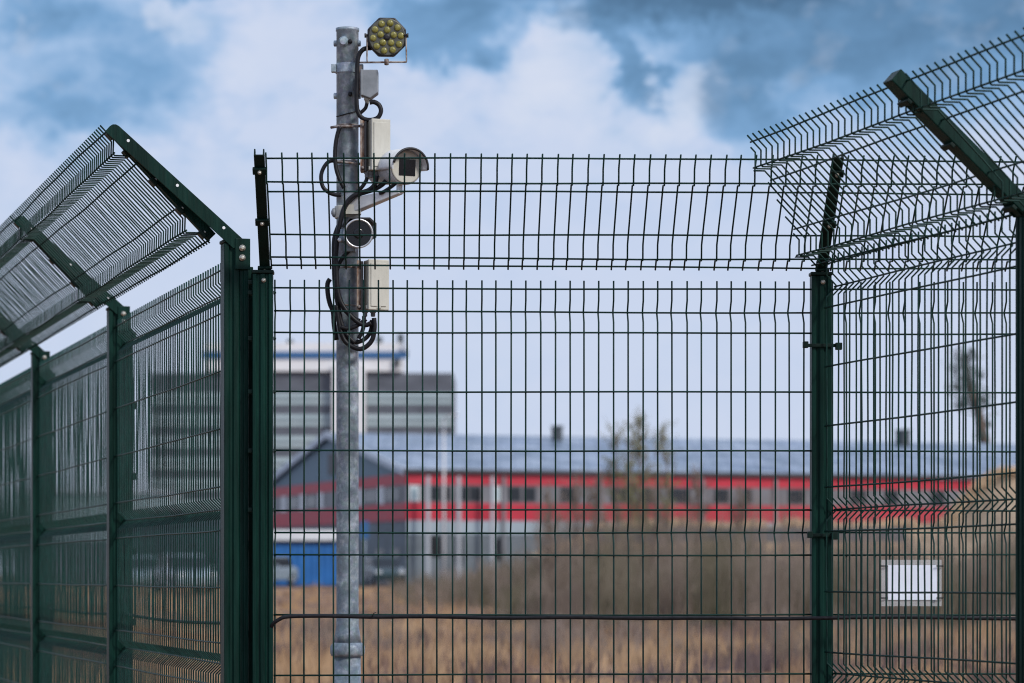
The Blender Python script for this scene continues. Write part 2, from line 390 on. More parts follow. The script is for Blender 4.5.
def overhang(parent, P0, D, out_, th, L, base_z, base_a, scale=1.0, t0=0, cut=None, segs=None, pitch=.05):
    U = (out_ * math.cos(th) + Z * math.sin(th)); N = (out_ * math.sin(th) - Z * math.cos(th))
    rows = [r * scale for r in (.005, .080, .156, .356, .430, .506)]; folds = [rows[1], rows[4]]
    return wire_panel('overhang_panel', P0 + out_ * base_a + Z * base_z, D, U, N, L, (-.004, .532 * scale), rows, folds, parent, t0=t0, cut=cut, pitch=pitch, hw=.003)
THM = math.radians(38.5)
overhang(fm, A0 + Dm * 0, Dm, Nm, THM, LEN_POST + 2.48, EYE + 1.040, .0, 1.0, t0=.03)
# posts and arms
for i, s in enumerate((0, LEN_POST, LEN_POST + 2.5)):
    p = A0 + Dm * s
    po = make_post(fm, (p.x, p.y), EYE + 1.018, .068, .055, Dm, -Nm * 1.0 if False else Nmb)
    bolts_at(po, [p + Nm * .029 + Z * (EYE + .995) + Dm * .004], Nm, .006)
    # overhang arm: slim dark U channel leaning towards the viewer
    arm = MB(); th = THM + .02; U = Nm * math.cos(th) + Z * math.sin(th); V = Nm * math.sin(th) - Z * math.cos(th)
    prof = [(-.017, -.012), (.017, -.012), (.017, .020), (.012, .020), (.012, -.007), (-.012, -.007), (-.012, .020), (-.017, .020)]
    off = -.012 if i == 0 else .004
    arm.prism(prof, p + Dm * (off if i else 0.006) + Z * (EYE + 1.012) - V * .018 - Nm * .01, Dm, -V, U, .545)
    ao = arm.build('overhang_arm', M['green_dark'], fm, bevel=.0015)
    for u_ in (.03, .25, .48):
        cl = MB(); base = p + Dm * (.006 if i == 0 else .004) + Z * (EYE + 1.012) + U * u_ - Nm * .01 + V * -.002
        cl.box(base, (.046, .012, .026), ax=(Dm, V, U)); cl.build('panel_clip', M['green_dark'], ao, bevel=.002)
        bolts_at(ao, [base + V * .006], V, .0055)
# straps round the corner post
p = A0 + Dm * LEN_POST
for zc, wid in ((EYE + (575 - 344) * 10.17 / F, .105), (EYE + (575 - 535) * 10.17 / F, .075)):
    st = MB(); st.box(p + Nm * .034 + Z * zc + Dm * (.0), (wid, .006, .012), ax=(Dm, Nm, Z))
    st.box(p + Nm * .036 + Z * (zc + .002) - Dm * (wid / 2 + .004), (.018, .022, .022), ax=(Dm, Nm, Z))
    st.box(p + Nm * .036 + Z * (zc - .003) + Dm * (wid / 2 + .004), (.022, .022, .024), ax=(Dm, Nm, Z))
    st.build('post_strap', M['green_dark'], fm, bevel=.002)
# hook pieces beside the end post
for zc in (.99, .955, .80, .62, .42, .22):
    q = MB(); q.box(A0 - Dm * .043 + Z * (EYE + zc), (.016, .02, .016), ax=(Dm, Nm, Z)); q.build('panel_clip', M['green_dark'], fm, bevel=.003)
    if zc < .99: bolts_at(fm, [A0 + Dm * .036 + Z * (EYE + zc) + Nm * .01], Dm, .005, M['green_dark'])

# ---- left fence, running away from the viewer
L1 = Vector((P(238, 0, 10.25).x, 10.25, 0)); L2 = Vector((P(120.5, 0, 12.82).x, 12.82, 0)); Dl = (L2 - L1).normalized()
SP = (L2 - L1).length; Ol = Vector((-Dl.y, Dl.x, 0))   # outwards = left, a little towards the viewer
if Ol.x > 0: Ol = -Ol
fl_ = empty('mesh_fence', (L1.x, L1.y, 0), 'long green fence running away at left, its dense mesh canopy tilted outwards on arms', 'fence')
rowsL = [z + EYE for z in (1.055, .98, .905, .705, .505, .305, .23, .155, -.045, -.235, -.31, -.385, -.585, -.785)]
foldL = [.98 + EYE, .23 + EYE, -.31 + EYE]
for k in range(4):
    a = L1 + Dl * SP * k
    wire_panel('mesh_panel', a + Dl * .03 + Ol * .02, Dl, Z, -Ol, SP - .05, (.3, 1.082 + EYE), rowsL, foldL, fl_, t0=.03, jit=.0014, wob=.002, rv=.0033, wm='side_lit_wire')
THL = math.radians(45.9)
U_ = Ol * math.cos(THL) + Z * math.sin(THL); N_ = Ol * math.sin(THL) - Z * math.cos(THL)
for k in range(4):
    a = L1 + Dl * (SP * k - .0)
    overhang(fl_, a + Dl * .01, Dl, Ol, THL, SP - .012, EYE + 1.130, .098, 1.0, t0=.0)
    # stiffening angle along the lower fold
for k in range(5):
    p = L1 + Dl * SP * k
    po = make_post(fl_, (p.x + Ol.x * .012, p.y + Ol.y * .012), EYE + 1.125, .084, .070, -Ol, Dl, mat_=M['green'])
    # front bracket plate with two bolts
    br = MB(); br.box(p - Dl * .041 + Z * (EYE + 1.088) + -Ol * .008, (.052, .008, .105), ax=(-Ol, Dl, Z)); bo = br.build('bracket_plate', M['green'], fl_, bevel=.002)
    bolts_at(bo, [p - Dl * .0455 + Z * (EYE + 1.108) - Ol * .006, p - Dl * .0455 + Z * (EYE + 1.075) - Ol * .006], -Dl, .0085)
    # flat side flange where the panels are clipped
    sf = MB(); sf.box(p - Ol * .043 + Dl * .015 + Z * 1.2, (.020, .03, 2.6), ax=(-Ol, Dl, Z)); sf.build('clip_rail', M['green'], fl_, bevel=.003)
    
    for zc in (1.02, .72, .42, .1, -.2):
        q = MB(); q.box(p - Ol * .058 + Dl * .0 + Z * (EYE + zc), (.016, .024, .030), ax=(-Ol, Dl, Z)); q.build('panel_clip', M['green_dark'], fl_, bevel=.003)
    th = math.radians(41)
    U = Ol * math.cos(th) + Z * math.sin(th); V = Ol * math.sin(th) - Z * math.cos(th)
    # arm: angle section, broad face towards the viewer
    b0 = p - Dl * .041 - Ol * .022 + Z * (EYE + 1.128)
    hgt = .046
    arm = MB()
    prof = [(0, 0), (.575, 0)] + [(.575 + .022 * math.sin(q), .022 - .022 * math.cos(q)) for q in (PI / 6, PI / 3, PI / 2)] + [(.597, hgt), (.02, hgt), (-.012, hgt * .35)]
    arm.prism(prof, b0, U, V, Dl, .006)
    arm.prism([(0, 0), (.575, 0), (.575, .005), (0, .005)], b0 + Dl * .0062, U, V, Dl, .045)
    ao = arm.build('overhang_arm', M['green'], fl_, bevel=.001)
    for u_ in (.09, .30, .52):
        h = MB(); h.lathe(b0 + U * u_ + V * .016 - Dl * .0004, -Dl, [(0, .0052), (.0006, .0052)], 12); h.build('bolt_hole', M['hole'], ao)
    # inner rail that grips the mesh edge, with clamps
    rr = MB(); c0 = p + Dl * (.0) + Ol * .088 + Z * (EYE + 1.146)
    rr.prism([(0, -.022), (.50, -.022), (.50, .010), (0, .010)], c0 + Dl * .02, U_, N_, Dl, .032)
    ro = rr.build('panel_rail', M['green'], fl_, bevel=.002)
    for u_ in (.03, .14, .27, .40, .48):
        q = MB(); q.box(c0 + U_ * u_ + N_ * .014 + Dl * .03, (.03, .016, .05), ax=(U_, N_, Dl)); q.build('rail_clamp', M['green_dark'], ro, bevel=.004)
        bolts_at(ro, [c0 + U_ * u_ + N_ * .005 + Dl * .019], -Dl, .004, M['bolt'])
# ---- right fence, coming towards the viewer from the corner post
Cc = A0 + Dm * LEN_POST; R2 = Vector((P(1029, 0, 8.75).x, 8.75, 0)); Dr = (R2 - Vector((Cc.x, Cc.y, 0))).normalized(); Or = Vector((Dr.y, -Dr.x, 0))
if Or.x > 0: Or = -Or
SPR = (R2 - Vector((Cc.x, Cc.y, 0))).length
fr = empty('mesh_fence', (R2.x, R2.y, 0), 'green mesh fence coming forward at right, with mitred overhang leaning inwards', 'fence')
rowsR = [z + EYE for z in (1.055, .98, .905, .705, .505, .298, .223, .148, -.055, -.26, -.335, -.41, -.61, -.8)]
foldR = [.98 + EYE, .223 + EYE, -.335 + EYE]
C0 = Vector((Cc.x, Cc.y, 0))
wire_panel('mesh_panel', C0 + Dr * .04, Dr, Z, -Or, SPR - .07, (.3, 1.082 + EYE), rowsR, foldR, fr, t0=.015)
wire_panel('mesh_panel', R2 + Dr * .04, Dr, Z, -Or, 2.4, (.3, 1.082 + EYE), rowsR, foldR, fr, t0=.015)
THR = math.radians(44.5)
cutf = lambda t: .05 + (t - .03) / math.cos(THR)
overhang(fr, C0, Dr, Or, THR, SPR + 2.5, EYE + 1.045, .034, 1.02, t0=.0, cut=cutf)
for k, p in enumerate((R2, R2 + Dr * 2.5)):
    make_post(fr, (p.x, p.y), EYE + 1.04, .068, .055, Dr, -Or)
    th = math.radians(41.5); U = Or * math.cos(th) + Z * math.sin(th); V = Or * math.sin(th) - Z * math.cos(th)
    arm = MB(); b0 = p + Z * (EYE + 1.015) + Or * .026 + Z * .012 - Dr * .034 - U * .03
    arm.prism([(0, -.055), (.60, -.055), (.60, -.010), (0, -.010)], b0, U, V, Dr, .066)
    ao = arm.build('overhang_arm', M['green'], fr, bevel=.003)
    for u_ in (.08, .34, .52):
        q = MB(); q.box(b0 + U * u_ + V * -.002 + Dr * .034, (.018, .012, .070), ax=(U, V, Dr)); q.build('rail_clamp', M['green_dark'], ao, bevel=.003)

# cable tied along the middle fence
def cable(name, pts, r, label, group=None, material=None, cat='cable', parent=None, sub=4):
    V_ = [Vector(p) for p in pts]; q = [V_[0]] + V_ + [V_[-1]]; o = []
    for i in range(1, len(q) - 2):
        for s in range(sub):
            t = s / sub; a, b, c, d_ = q[i - 1], q[i], q[i + 1], q[i + 2]
            o.append(.5 * ((2 * b) + (c - a) * t + (2 * a - 5 * b + 4 * c - d_) * t * t + (3 * b - a - 3 * c + d_) * t ** 3))
    o.append(V_[-1])
    mb = MB(); mb.tube(o, r, 8)
    loc = o[0] if parent is None else None
    ob = mb.build(name, material or M['black'], parent, loc=loc, fix=False)
    if parent is None: tag(ob, label, cat, group)
    return ob
pts = [P(*q) for q in ((271, 630, 10.19), (273, 624, 10.17), (280, 619, 10.16), (290, 616.5, 10.16), (330, 616, 10.16), (372, 617, 10.16), (430, 616.5, 10.16), (500, 618, 10.16), (570, 617.3, 10.16),
                       (640, 618.3, 10.16), (710, 618.0, 10.16), (770, 618.8, 10.16), (812, 618.2, 10.16), (830, 618, 10.15), (900, 617, 10.16), (1040, 619, 10.16), (1200, 618, 10.16))]
cable('fence_cable', pts, .0066, 'thin black cable tied level along the fence, low in front of the pole', sub=3)
t_ = MB(); a = P(372, 617, 10.15); t_.tube([a, a + Vector((.006, -.004, .012)), a + Vector((.013, -.006, .016))], .0016, 5)
tag(t_.build('cable_tie', M['black'], None, loc=a), 'loose end of a black cable tie sticking up from the fence cable', 'cable tie')
lp = []
for i in range(0, 15):
    t = SP * i / 5; lp.append(L1 + Dl * (t + .06) - Ol * .012 + Z * (EYE - .165 - .012 * abs(math.sin(i * PI / 5))))
cable('fence_cable', lp, .006, 'black cable running along the lower part of the left fence', sub=3)

# paper in a clear sleeve
sg = empty('notice_sleeve', P(912, 583, 10.26), 'small blank white paper in a clear sleeve hung behind the mesh at right', 'notice')
mb = MB(); mb.box(P(912.5, 582.5, 10.258), (.166, .0012, .118)); mb.build('paper', M['paper'], sg)
ms_ = mat('clear_sleeve_plastic', (0.75, 0.78, 0.82), .2, 0, alpha=.25)
mb = MB(); mb.box(P(911.5, 583, 10.262), (.205, .002, .158)); mb.build('sleeve', ms_, sg)
for (x_, y_) in ((884, 566), (940, 566), (884, 598), (940, 598)):
    mb = MB(); a = P(x_, y_, 10.25); mb.tube([a + Vector((-.012, -.003, 0)), a + Vector((.012, .004, 0))], .0025, 6); mb.build('tie', M['black'], sg)

# ------------------------------------------------------------------ the camera pole
DP = 10.8; S = DP / F
PX = P(347.5, 0, DP).x
po = empty('steel_pole', (PX, DP, 0), 'galvanised steel pole behind the fence carrying floodlight, boxes and security cameras', 'pole')
mb = MB(); z1 = zr(28.5, DP); zc = zr(643, DP); r = 11.1 * S
mb.lathe((PX, DP, zc), Z, [(0, r * 1.25), (.035, r * 1.12), (.06, r * 1.02), (.10, r), (z1 - zc - .012, r), (z1 - zc - .010, r * 1.06), (z1 - zc, r * 1.06)], 48)
mb.build('upper_tube', M['galv'], po)
mb = MB(); mb.lathe((PX, DP, zc), Z, [(-.048, 12.8 * S), (-.046, 16.3 * S), (-.036, 17.3 * S), (-.012, 17.3 * S), (-.003, 15.5 * S), (.004, 13 * S)], 48); mb.build('collar', M['galv'], po)
mb = MB(); mb.lathe((PX, DP, -.3), Z, [(0, 13.2 * S), (zc - .04 + .3, 13.2 * S)], 48); mb.build('lower_tube', M['galv'], po)
def ring(y, h, rr, material, lug=0, name='clamp_band', side=-1):
    z = zr(y, DP); mb = MB(); mb.lathe((PX, DP, z), Z, [(-h / 2, rr * .97), (-h / 2 + .001, rr), (h / 2 - .001, rr), (h / 2, rr * .97)], 40)
    if lug:
        for sgn in ((-1, 1) if lug == 2 else (side,)): mb.box((PX + sgn * (rr + .005), DP - .01, z), (.018, .03, h * .8))
    o = mb.build(name, material, po, bevel=.001)
    return o
for y_ in (43.5, 96):
    o_ = MB(); z = zr(y_, DP)
    o_.lathe((PX - .012, DP - r * 1.0, z), (0, -1, 0), [(-.02, .018), (.004, .018), (.006, .013), (.012, .012)], 20); 
    if y_ == 43.5: o_.build('bolt_boss', M['galv'], po)
    q = MB(); q.lathe((PX - r, DP, z), (-1, 0, 0), [(-.01, .011), (.008, .011), (.010, .008)], 14); q.lathe((PX + r, DP, z), (1, 0, 0), [(-.01, .011), (.006, .011), (.008, .008)], 14); q.build('side_bolt', M['galv'], po)
    q = MB(); q.lathe((PX + .012, DP - r * .95, z), (0, -1, 0), [(0, .008), (.008, .008), (.011, .004)], 12); q.build('bolt', M['black'], po)
ring(69, .034, r * 1.09, M['galv'], 2)
ring(126, .007, r * 1.06, M['rustrod'], 0)
mb = MB(); mb.tube([P(331, 127.5, DP - .03), P(337, 126.5, DP - .045), P(362, 126, DP - .05)], .005, 8); mb.build('threaded_rod', M['rustrod'], po)
ring(161, .008, r * 1.06, M['silver'], 0)
ring(166, .006, r * 1.06, M['galv'], 0)
mb = MB(); mb.tube([P(331, 161.5, DP - .03), P(337, 161.5, DP - .045), P(362, 164, DP - .05)], .0045, 8); mb.build('threaded_rod', M['rustrod'], po)
for y_ in (268, 306): ring(y_, .007, r * 1.06, M['rustrod'], 0)
# cable tie (thin dark) on the upper pole
mb = MB(); mb.tube([P(336.5, 116.5, DP - .02), P(342, 115, DP - r - .002), P(352, 112.5, DP - r - .002), P(360, 110, DP - .02)], .0022, 6); mb.build('cable_tie', M['black'], po)

# floodlight
g = empty('floodlight', P(386, 62, DP - .03), 'octagonal LED floodlight with yellow lenses on a wire bracket at the pole top', 'floodlight')
fc = P(387, 37, DP - .09); ax = Vector((.10, -1, -.12)).normalized(); sx = ax.cross(Z).normalized() * -1; sz = sx.cross(ax) * 1
if sz.z < 0: sz = -sz
octo = [(math.cos(PI / 8 + k * PI / 4) * .0735, math.sin(PI / 8 + k * PI / 4) * .0735) for k in range(8)]
mb = MB(); mb.prism(octo, fc + ax * .0, sx, sz, -ax, .045); mb.prism([(a * .7, b * .7) for a, b in octo], fc - ax * .046, sx, sz, -ax, .02); mb.build('housing', M['dark'], g, bevel=.004)
mb = MB(); mb.lathe(fc + ax * .0008, ax, [(0, .0655), (.003, .0650), (.0035, .062)], 40); mb.build('reflector_plate', M['ledplate'], g)
mb = MB(); mb.lathe(fc + ax * .0055, ax, [(-.004, .012), (.003, .011), (.0035, .004)], 16); mb.build('centre_screw', M['dark'], g)
k_ = 0
for rr, cnt, ph in ((.0245, 5, .3), (.0495, 10, .1)):
    for k in range(cnt):
        a = ph + 2 * PI * k / cnt; c = fc + ax * .004 + sx * math.cos(a) * rr + sz * math.sin(a) * rr
        mb = MB(); mb.lathe(c, ax, [(0, .0122), (.003, .0115), (.0055, .007), (.006, .002)], 14); mb.build('led_lens', M['led'], g)
mb = MB()
mb.tube([P(357, 62.5, DP - .06), P(361, 62.5, DP - .08), P(406, 62, DP - .09)], .0034, 8)
mb.tube([P(406, 62.5, DP - .09), P(406.5, 61, DP - .09), P(406, 34, DP - .09)], .0028, 8)
mb.tube([P(367.5, 62.5, DP - .09), P(367, 60, DP - .09), P(367, 34, DP - .09)], .0028, 8)
mb.build('bracket', M['rustrod'], g)
for x_, s_ in ((366.2, -1), (406.8, 1)):
    mb = MB(); mb.lathe(P(x_, 35.5, DP - .09), (s_, 0, 0), [(-.014, .004), (-.002, .004), (0, .008), (.006, .008)], 12); mb.build('pivot_knob', M['dark'], g)
mb = MB(); mb.lathe(P(386.5, 62, DP - .104), (0, 0, 1), [(-.011, .006), (-.009, .009), (.009, .009), (.011, .006)], 6); mb.build('bracket_bolt', M['rustrod'], g)

# small grey junction box
g = empty('junction_box', P(368, 96, DP - .06), 'small plain grey junction box just below the floodlight', 'junction box')
c = P(370, 83.5, DP - .05); hw, hh = 8.2 * S, 12.5 * S
mb = MB(); mb.prism([(-hw, -hh), (hw * .05, -hh - .012), (hw, -hh * .80), (hw, hh), (-hw, hh)], c + Vector((0, -.03, 0)), Vector((1, 0, 0)), Z, Vector((0, 1, 0)), .06); mb.build('housing', M['greybox'], g, bevel=.003)
mb = MB(); mb.box(c + Vector((-hw * .9 - .002, .0, 0)), (.008, .066, hh * 2.06)); mb.build('lid', M['greybox'], g, bevel=.002)
mb = MB(); mb.lathe(P(367, 97, DP - .05), -Z, [(0, .011), (.012, .011), (.013, .008), (.024, .007), (.026, .005)], 10); mb.build('cable_gland', M['beige'], g)
mb = MB(); mb.box(P(360.5, 80, DP - .03), (.012, .03, .10)); mb.build('mounting_strap', M['rustrod'], g, bevel=.001)

def control_box(x0, x1, y0, y1, label, dots):
    g = empty('control_box', P((x0 + x1) / 2, y1, DP - .08), label, 'control box')
    w_ = (x1 - x0) * S; h_ = (y1 - y0) * S; rot = Matrix.Rotation(math.radians(24), 3, 'Z'); ex, ey = rot @ Vector((1, 0, 0)), rot @ Vector((0, 1, 0))
    c = P((x0 + x1) / 2 + 2, (y0 + y1) / 2, DP - .05)
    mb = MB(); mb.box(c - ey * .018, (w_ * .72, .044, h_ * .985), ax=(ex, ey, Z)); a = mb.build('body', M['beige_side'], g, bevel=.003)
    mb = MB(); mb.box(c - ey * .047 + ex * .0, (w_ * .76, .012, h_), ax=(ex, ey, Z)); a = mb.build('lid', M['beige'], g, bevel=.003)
    mb = MB(); mb.box(c - ey * .0548 - ex * w_ * .02, (w_ * .56, .004, h_ * .86), ax=(ex, ey, Z)); mb.build('raised_panel', M['beige'], a, bevel=.0015)
    # rusty mounting plate and seam on the pole side
    mb = MB(); mb.box(P(x0 + 2.0, (y0 + y1) / 2, DP - .055), (4.0 * S, .05, h_ * 1.0)); b = mb.build('mounting_plate', M['rust'], g, bevel=.001)
    mb = MB(); mb.box(P(x0 + 5.2, (y0 + y1) / 2, DP - .075), (1.8 * S, .03, h_ * .97)); mb.build('seal', M['dark'], g)
    for yy in (y0 + 4, y1 - 4):
        bolts_at(b, [P(x0 + 2.4, yy, DP - .080)], (0, -1, 0), .006, M['rustrod'])
    mb = MB(); mb.box(P((x0 + x1) / 2 + 2, y1 - 4, DP - .10), (w_ * .52, .006, .012)); mb.build('catch', M['beige'], g, bevel=.001)
    for gx in dots:
        mb = MB(); mb.lathe(P(gx, y1 - 1, DP - .06), -Z, [(0, .011), (.010, .011), (.011, .0085), (.022, .0085), (.024, .006)], 10); mb.build('cable_gland', M['greybox'], g)
    return g
control_box(360.5, 387, 121, 172, 'upper beige control box with rusty edge, behind the big camera', (367, 371, 377))
control_box(357, 386, 261, 311, 'lower beige control box, below both cameras above cable loops', (365, 373))

# upper security camera
g = empty('security_camera', P(352, 212, DP - .04), 'large off-white box camera with hood and square dark window, on a wedge arm', 'security camera')
ax = Vector((.40, -.90, -.09)).normalized(); fc = P(406.0, 167.5, DP - .17); rad = 17.0 * S
sx = Z.cross(ax).normalized() ; sx = -sx if sx.x < 0 else sx; su = ax.cross(sx); su = -su if su.z < 0 else su
mb = MB(); mb.lathe(fc, -ax, [(0, rad * .96), (.004, rad), (.03, rad), (.032, rad * .94), (.25, rad * .90), (.265, rad * .84), (.27, rad * .5)], 48); mb.build('housing', M['camwhite'], g)
mb = MB(); mb.lathe(fc + ax * .001, ax, [(0, rad * .93), (.004, rad * .92), (.005, rad * .86)], 40); mb.build('front_plate', M['beige'], g)
mb = MB(); mb.box(fc + ax * .0065 + sx * .002, (.062, .003, .058), ax=(sx, ax, su)); mb.build('window', M['glass'], g, bevel=.001)
# hood: arched sheet over the body, open below
mb = MB(); pts_o = []; N_A = 22; o = 0
for lvl, (al, rr) in enumerate(((.040, 1.11), (-.25, 1.06))):
    for rr2 in (rr, rr - .07):
        for k in range(N_A + 1):
            a = math.radians(-8 + 196 * k / N_A); mb.v.append(fc + ax * al + sx * math.cos(a) * rad * rr2 + su * math.sin(a) * rad * rr2)
m_ = N_A + 1
for k in range(N_A):
    mb.face([k, k + 1, 2 * m_ + k + 1, 2 * m_ + k], True); mb.face([m_ + k, 3 * m_ + k, 3 * m_ + k + 1, m_ + k + 1], True)
    mb.face([k, m_ + k, m_ + k + 1, k + 1]); mb.face([2 * m_ + k, 2 * m_ + k + 1, 3 * m_ + k + 1, 3 * m_ + k])
for k in (0, N_A): mb.face([k, 2 * m_ + k, 3 * m_ + k, m_ + k])
mb.build('sun_hood', M['camwhite'], g)
mb = MB(); pp = []
for k in range(N_A + 1):
    a = math.radians(-6 + 175 * k / N_A); pp.append(fc + ax * .045 + sx * math.cos(a) * rad * 1.075 + su * math.sin(a) * rad * 1.075)
mb.tube(pp, .0045, 6); mb.build('hood_edge', M['dark'], g)
# arm
mb = MB(); a0 = P(352, 210, DP - .05); a1 = P(399, 194, DP - .13)
up = Z; dirn = (a1 - a0).normalized(); side = dirn.cross(up).normalized()
o = len(mb.v)
for (p_, h1, h2, w_) in ((P(352, 208, DP - .05), 8.5 * S, 6 * S, .024), (P(375, 199.5, DP - .09), 5.5 * S, 5 * S, .020), (P(401, 192.3, DP - .14), 2.2 * S, 1.6 * S, .016)):
    for sg_, hh in ((-1, -h2), (1, -h2), (1, h1), (-1, h1)): mb.v.append(p_ + side * w_ * sg_ + Z * hh)
for k in range(2):
    for q in range(4): mb.face([k * 4 + q, k * 4 + (q + 1) % 4, k * 4 + 4 + (q + 1) % 4, k * 4 + 4 + q])
mb.face([3, 2, 1, 0]); mb.face([8, 9, 10, 11]); mb.build('bracket_arm', M['camwhite'], g, bevel=.003)
mb = MB(); mb.lathe(P(399.5, 193, DP - .13), Z, [(0, .018), (.006, .018), (.007, .011), (.034, .011), (.035, .020), (.045, .020)], 16); mb.build('swivel_joint', M['camwhite'], g)
mb = MB(); mb.lathe((PX, DP, zr(212, DP)), Z, [(-.024, r * 1.12), (-.022, r * 1.17), (.018, r * 1.17), (.02, r * 1.12)], 40); mb.box((PX + .02, DP - .06, zr(212, DP)), (.062, .04, .034))
mb.build('pole_clamp', M['beige'], g, bevel=.002)
mb = MB(); mb.lathe((PX - r * 1.15, DP - .01, zr(213, DP)), (-1, 0, 0), [(-.004, .018), (.006, .018), (.009, .012), (.012, .006)], 6); mb.build('clamp_bolt', M['greybox'], g)

# lower security camera
g = empty('security_camera', P(350, 243, DP - .04), 'smaller round-faced camera with silver rim and black lens, hugging the pole', 'security camera')
ax = Vector((.16, -.98, -.05)).normalized(); fc = P(358.5, 233.5, DP - .15); rad = 14.6 * S
sx = Z.cross(ax).normalized(); sx = -sx if sx.x < 0 else sx; su = ax.cross(sx); su = -su if su.z < 0 else su
mb = MB(); mb.lathe(fc - ax * .004, -ax, [(0, rad * .93), (.01, rad * .95), (.14, rad * .9), (.15, rad * .5)], 40); mb.build('housing', M['camwhite'], g)
mb = MB(); mb.lathe(fc - ax * .003, ax, [(0, rad * .98), (.008, rad), (.012, rad * .99), (.012, rad * .87), (.004, rad * .86)], 44); mb.build('rim', M['silver'], g)
mb = MB(); mb.lathe(fc - ax * .002, ax, [(0, rad * .86), (.007, rad * .86)], 40); mb.build('lens_glass', M['glass'], g)
mb = MB(); mb.lathe(fc + ax * .0052, ax, [(0, rad * .36), (.004, rad * .35), (.0045, rad * .24)], 30); mb.build('lens', M['glass'], g)
mb = MB()
hx = [(-.95, .62), (-.62, 1.08), (.78, 1.10), (1.22, .72), (1.22, -.25), (1.12, -.3), (1.12, .62), (.70, .98), (-.58, .98), (-.86, .58)]
mb.prism([(a * rad, b * rad) for a, b in reversed(hx)], fc + ax * .002, sx, su, -ax, .16); mb.build('hood', M['dark'], g, bevel=.001)
mb = MB(); mb.box(P(342.5, 236, DP - .075), (.030, .05, .045)); mb.box(P(350, 248, DP - .055), (.042, .05, .03)); mb.build('mounting_bracket', M['galv'], g, bevel=.003)
mb = MB(); mb.lathe(P(340, 240, DP - .10), (0, -1, 0), [(0, .009), (.008, .009), (.011, .005)], 6); mb.build('bracket_bolt', M['silver'], g)

# cables
def pc(lst, dflt): return [P(q[0], q[1], (q[2] if len(q) > 2 else dflt)) for q in lst]
GR = 'black cables on the camera pole'
F_ = DP - .075
cable('power_cable', pc([(371, 48, F_ + .02), (364, 49), (359.5, 54), (357.5, 62), (357, 80), (356.5, 100), (358, 112), (363, 118.5), (371, 120), (378, 117.5), (381, 111), (379, 105), (374, 102), (369.5, 102.5)], F_), .0085, 'black cable dropping from the floodlight and looping up into the small grey box', GR)
cable('power_cable', pc([(367, 103), (365.5, 108), (361.5, 112), (358, 114.5)], F_ + .02), .0065, 'short black cable stub between the grey box and the pole', GR)
cable('power_cable', pc([(340, 127), (337.5, 134), (335.5, 145), (335, 158), (336.5, 170), (340, 180), (344, 188)], DP - .055), .0075, 'black cable bowing out on the left of the pole beside the upper box', GR)
cable('power_cable', pc([(336, 160.5), (329, 161.5), (323.5, 168), (321, 177), (323, 187), (329, 192.5), (336, 195), (341, 195)], DP - .045), .0072, 'black cable forming a round loop left of the pole at the fence top', GR)
cable('power_cable', pc([(376.5, 176), (375, 184), (369, 190), (360, 193), (352, 197), (346, 204), (342, 214), (339.5, 225), (337, 240), (336, 256), (336.5, 275), (338, 292), (342, 304), (350, 315), (359, 323), (366, 325), (371, 323)], F_ - .02), .0085, 'thick black cable running from the upper box down the front of the pole', GR)
cable('power_cable', pc([(388, 178), (383, 184), (375, 189), (366, 192), (357, 195), (349, 201), (344, 209), (340, 222), (334.5, 238), (334, 260), (335, 285), (338, 305), (341, 322), (347, 335), (355, 343)], F_ - .005), .0085, 'black cable from the big camera bending down along the left of the pole', GR)
cable('power_cable', pc([(396, 183), (391, 187), (384, 191.5), (379, 193.5)], DP - .13), .0065, 'short black cable tucked under the big camera', GR)
cable('power_cable', pc([(367, 178), (366, 181), (362, 187), (357, 192)], DP - .06), .007, 'short black cable under the upper box beside the pole', GR)
cable('power_cable', pc([(350, 250), (343, 257), (337.5, 268), (335.5, 284), (338, 296), (344, 309), (352, 317), (360, 321)], F_ + .01), .0075, 'black cable leaving the smaller camera and curving down the pole', GR)
cable('power_cable', pc([(330, 279), (327.5, 284), (328, 295), (330, 304), (333, 312), (334, 325), (336.5, 340)], DP - .06), .0085, 'black cable standing off the left of the pole by the lower box', GR)
cable('power_cable', pc([(374, 318), (374.5, 328), (372.5, 339), (367, 346), (360, 349), (352, 346.5), (345, 341), (341, 332), (338, 318), (336.5, 305)], F_ - .01), .0085, 'black cable forming the lowest hanging loop under the lower box', GR)
cable('power_cable', pc([(372, 320), (371, 330), (367, 337), (360, 341.5), (352, 342), (345, 337), (342, 325), (339, 315)], F_ + .01), .0078, 'black cable forming the inner loop under the lower box', GR)
cable('power_cable', pc([(364, 316), (364, 324), (362, 332), (358.5, 338.5)], F_ - .005), .0075, 'black cable hanging from the left gland of the lower box', GR)
cable('power_cable', pc([(341, 327), (347, 328.5), (354, 327), (361, 323), (366, 319)], F_ - .015), .0078, 'black cable crossing the front of the pole under the lower box', GR)

# ------------------------------------------------------------------ terrain
def sm(a, b, x):
    t = max(0, min(1, (x - a) / (b - a))); return t * t * (3 - 2 * t)
def gz(x, y):
    return .9 * sm(25, 165, y)
mb = MB(); ys = [-60, -20, 0, 10, 20, 25, 30, 36, 42, 50, 58, 66, 76, 86, 98, 110, 122, 136, 150, 165, 200, 300, 500, 900, 1600, 2600, 4000]
xs = [-3000, -1500, -700, -350, -150, -80, -50, -35, -25, -15, -8, 0, 8, 15, 25, 35, 50, 80, 150, 350, 700, 1500, 3000]
for y in ys:
    for x in xs: mb.v.append(Vector((x, y, gz(x, y) + (.05 * math.sin(x * .7 + y * .31) if 20 < y < 120 else 0))))
nx_ = len(xs)
for j in range(len(ys) - 1):
    for i in range(nx_ - 1): mb.face([j * nx_ + i, j * nx_ + i + 1, (j + 1) * nx_ + i + 1, (j + 1) * nx_ + i], True)
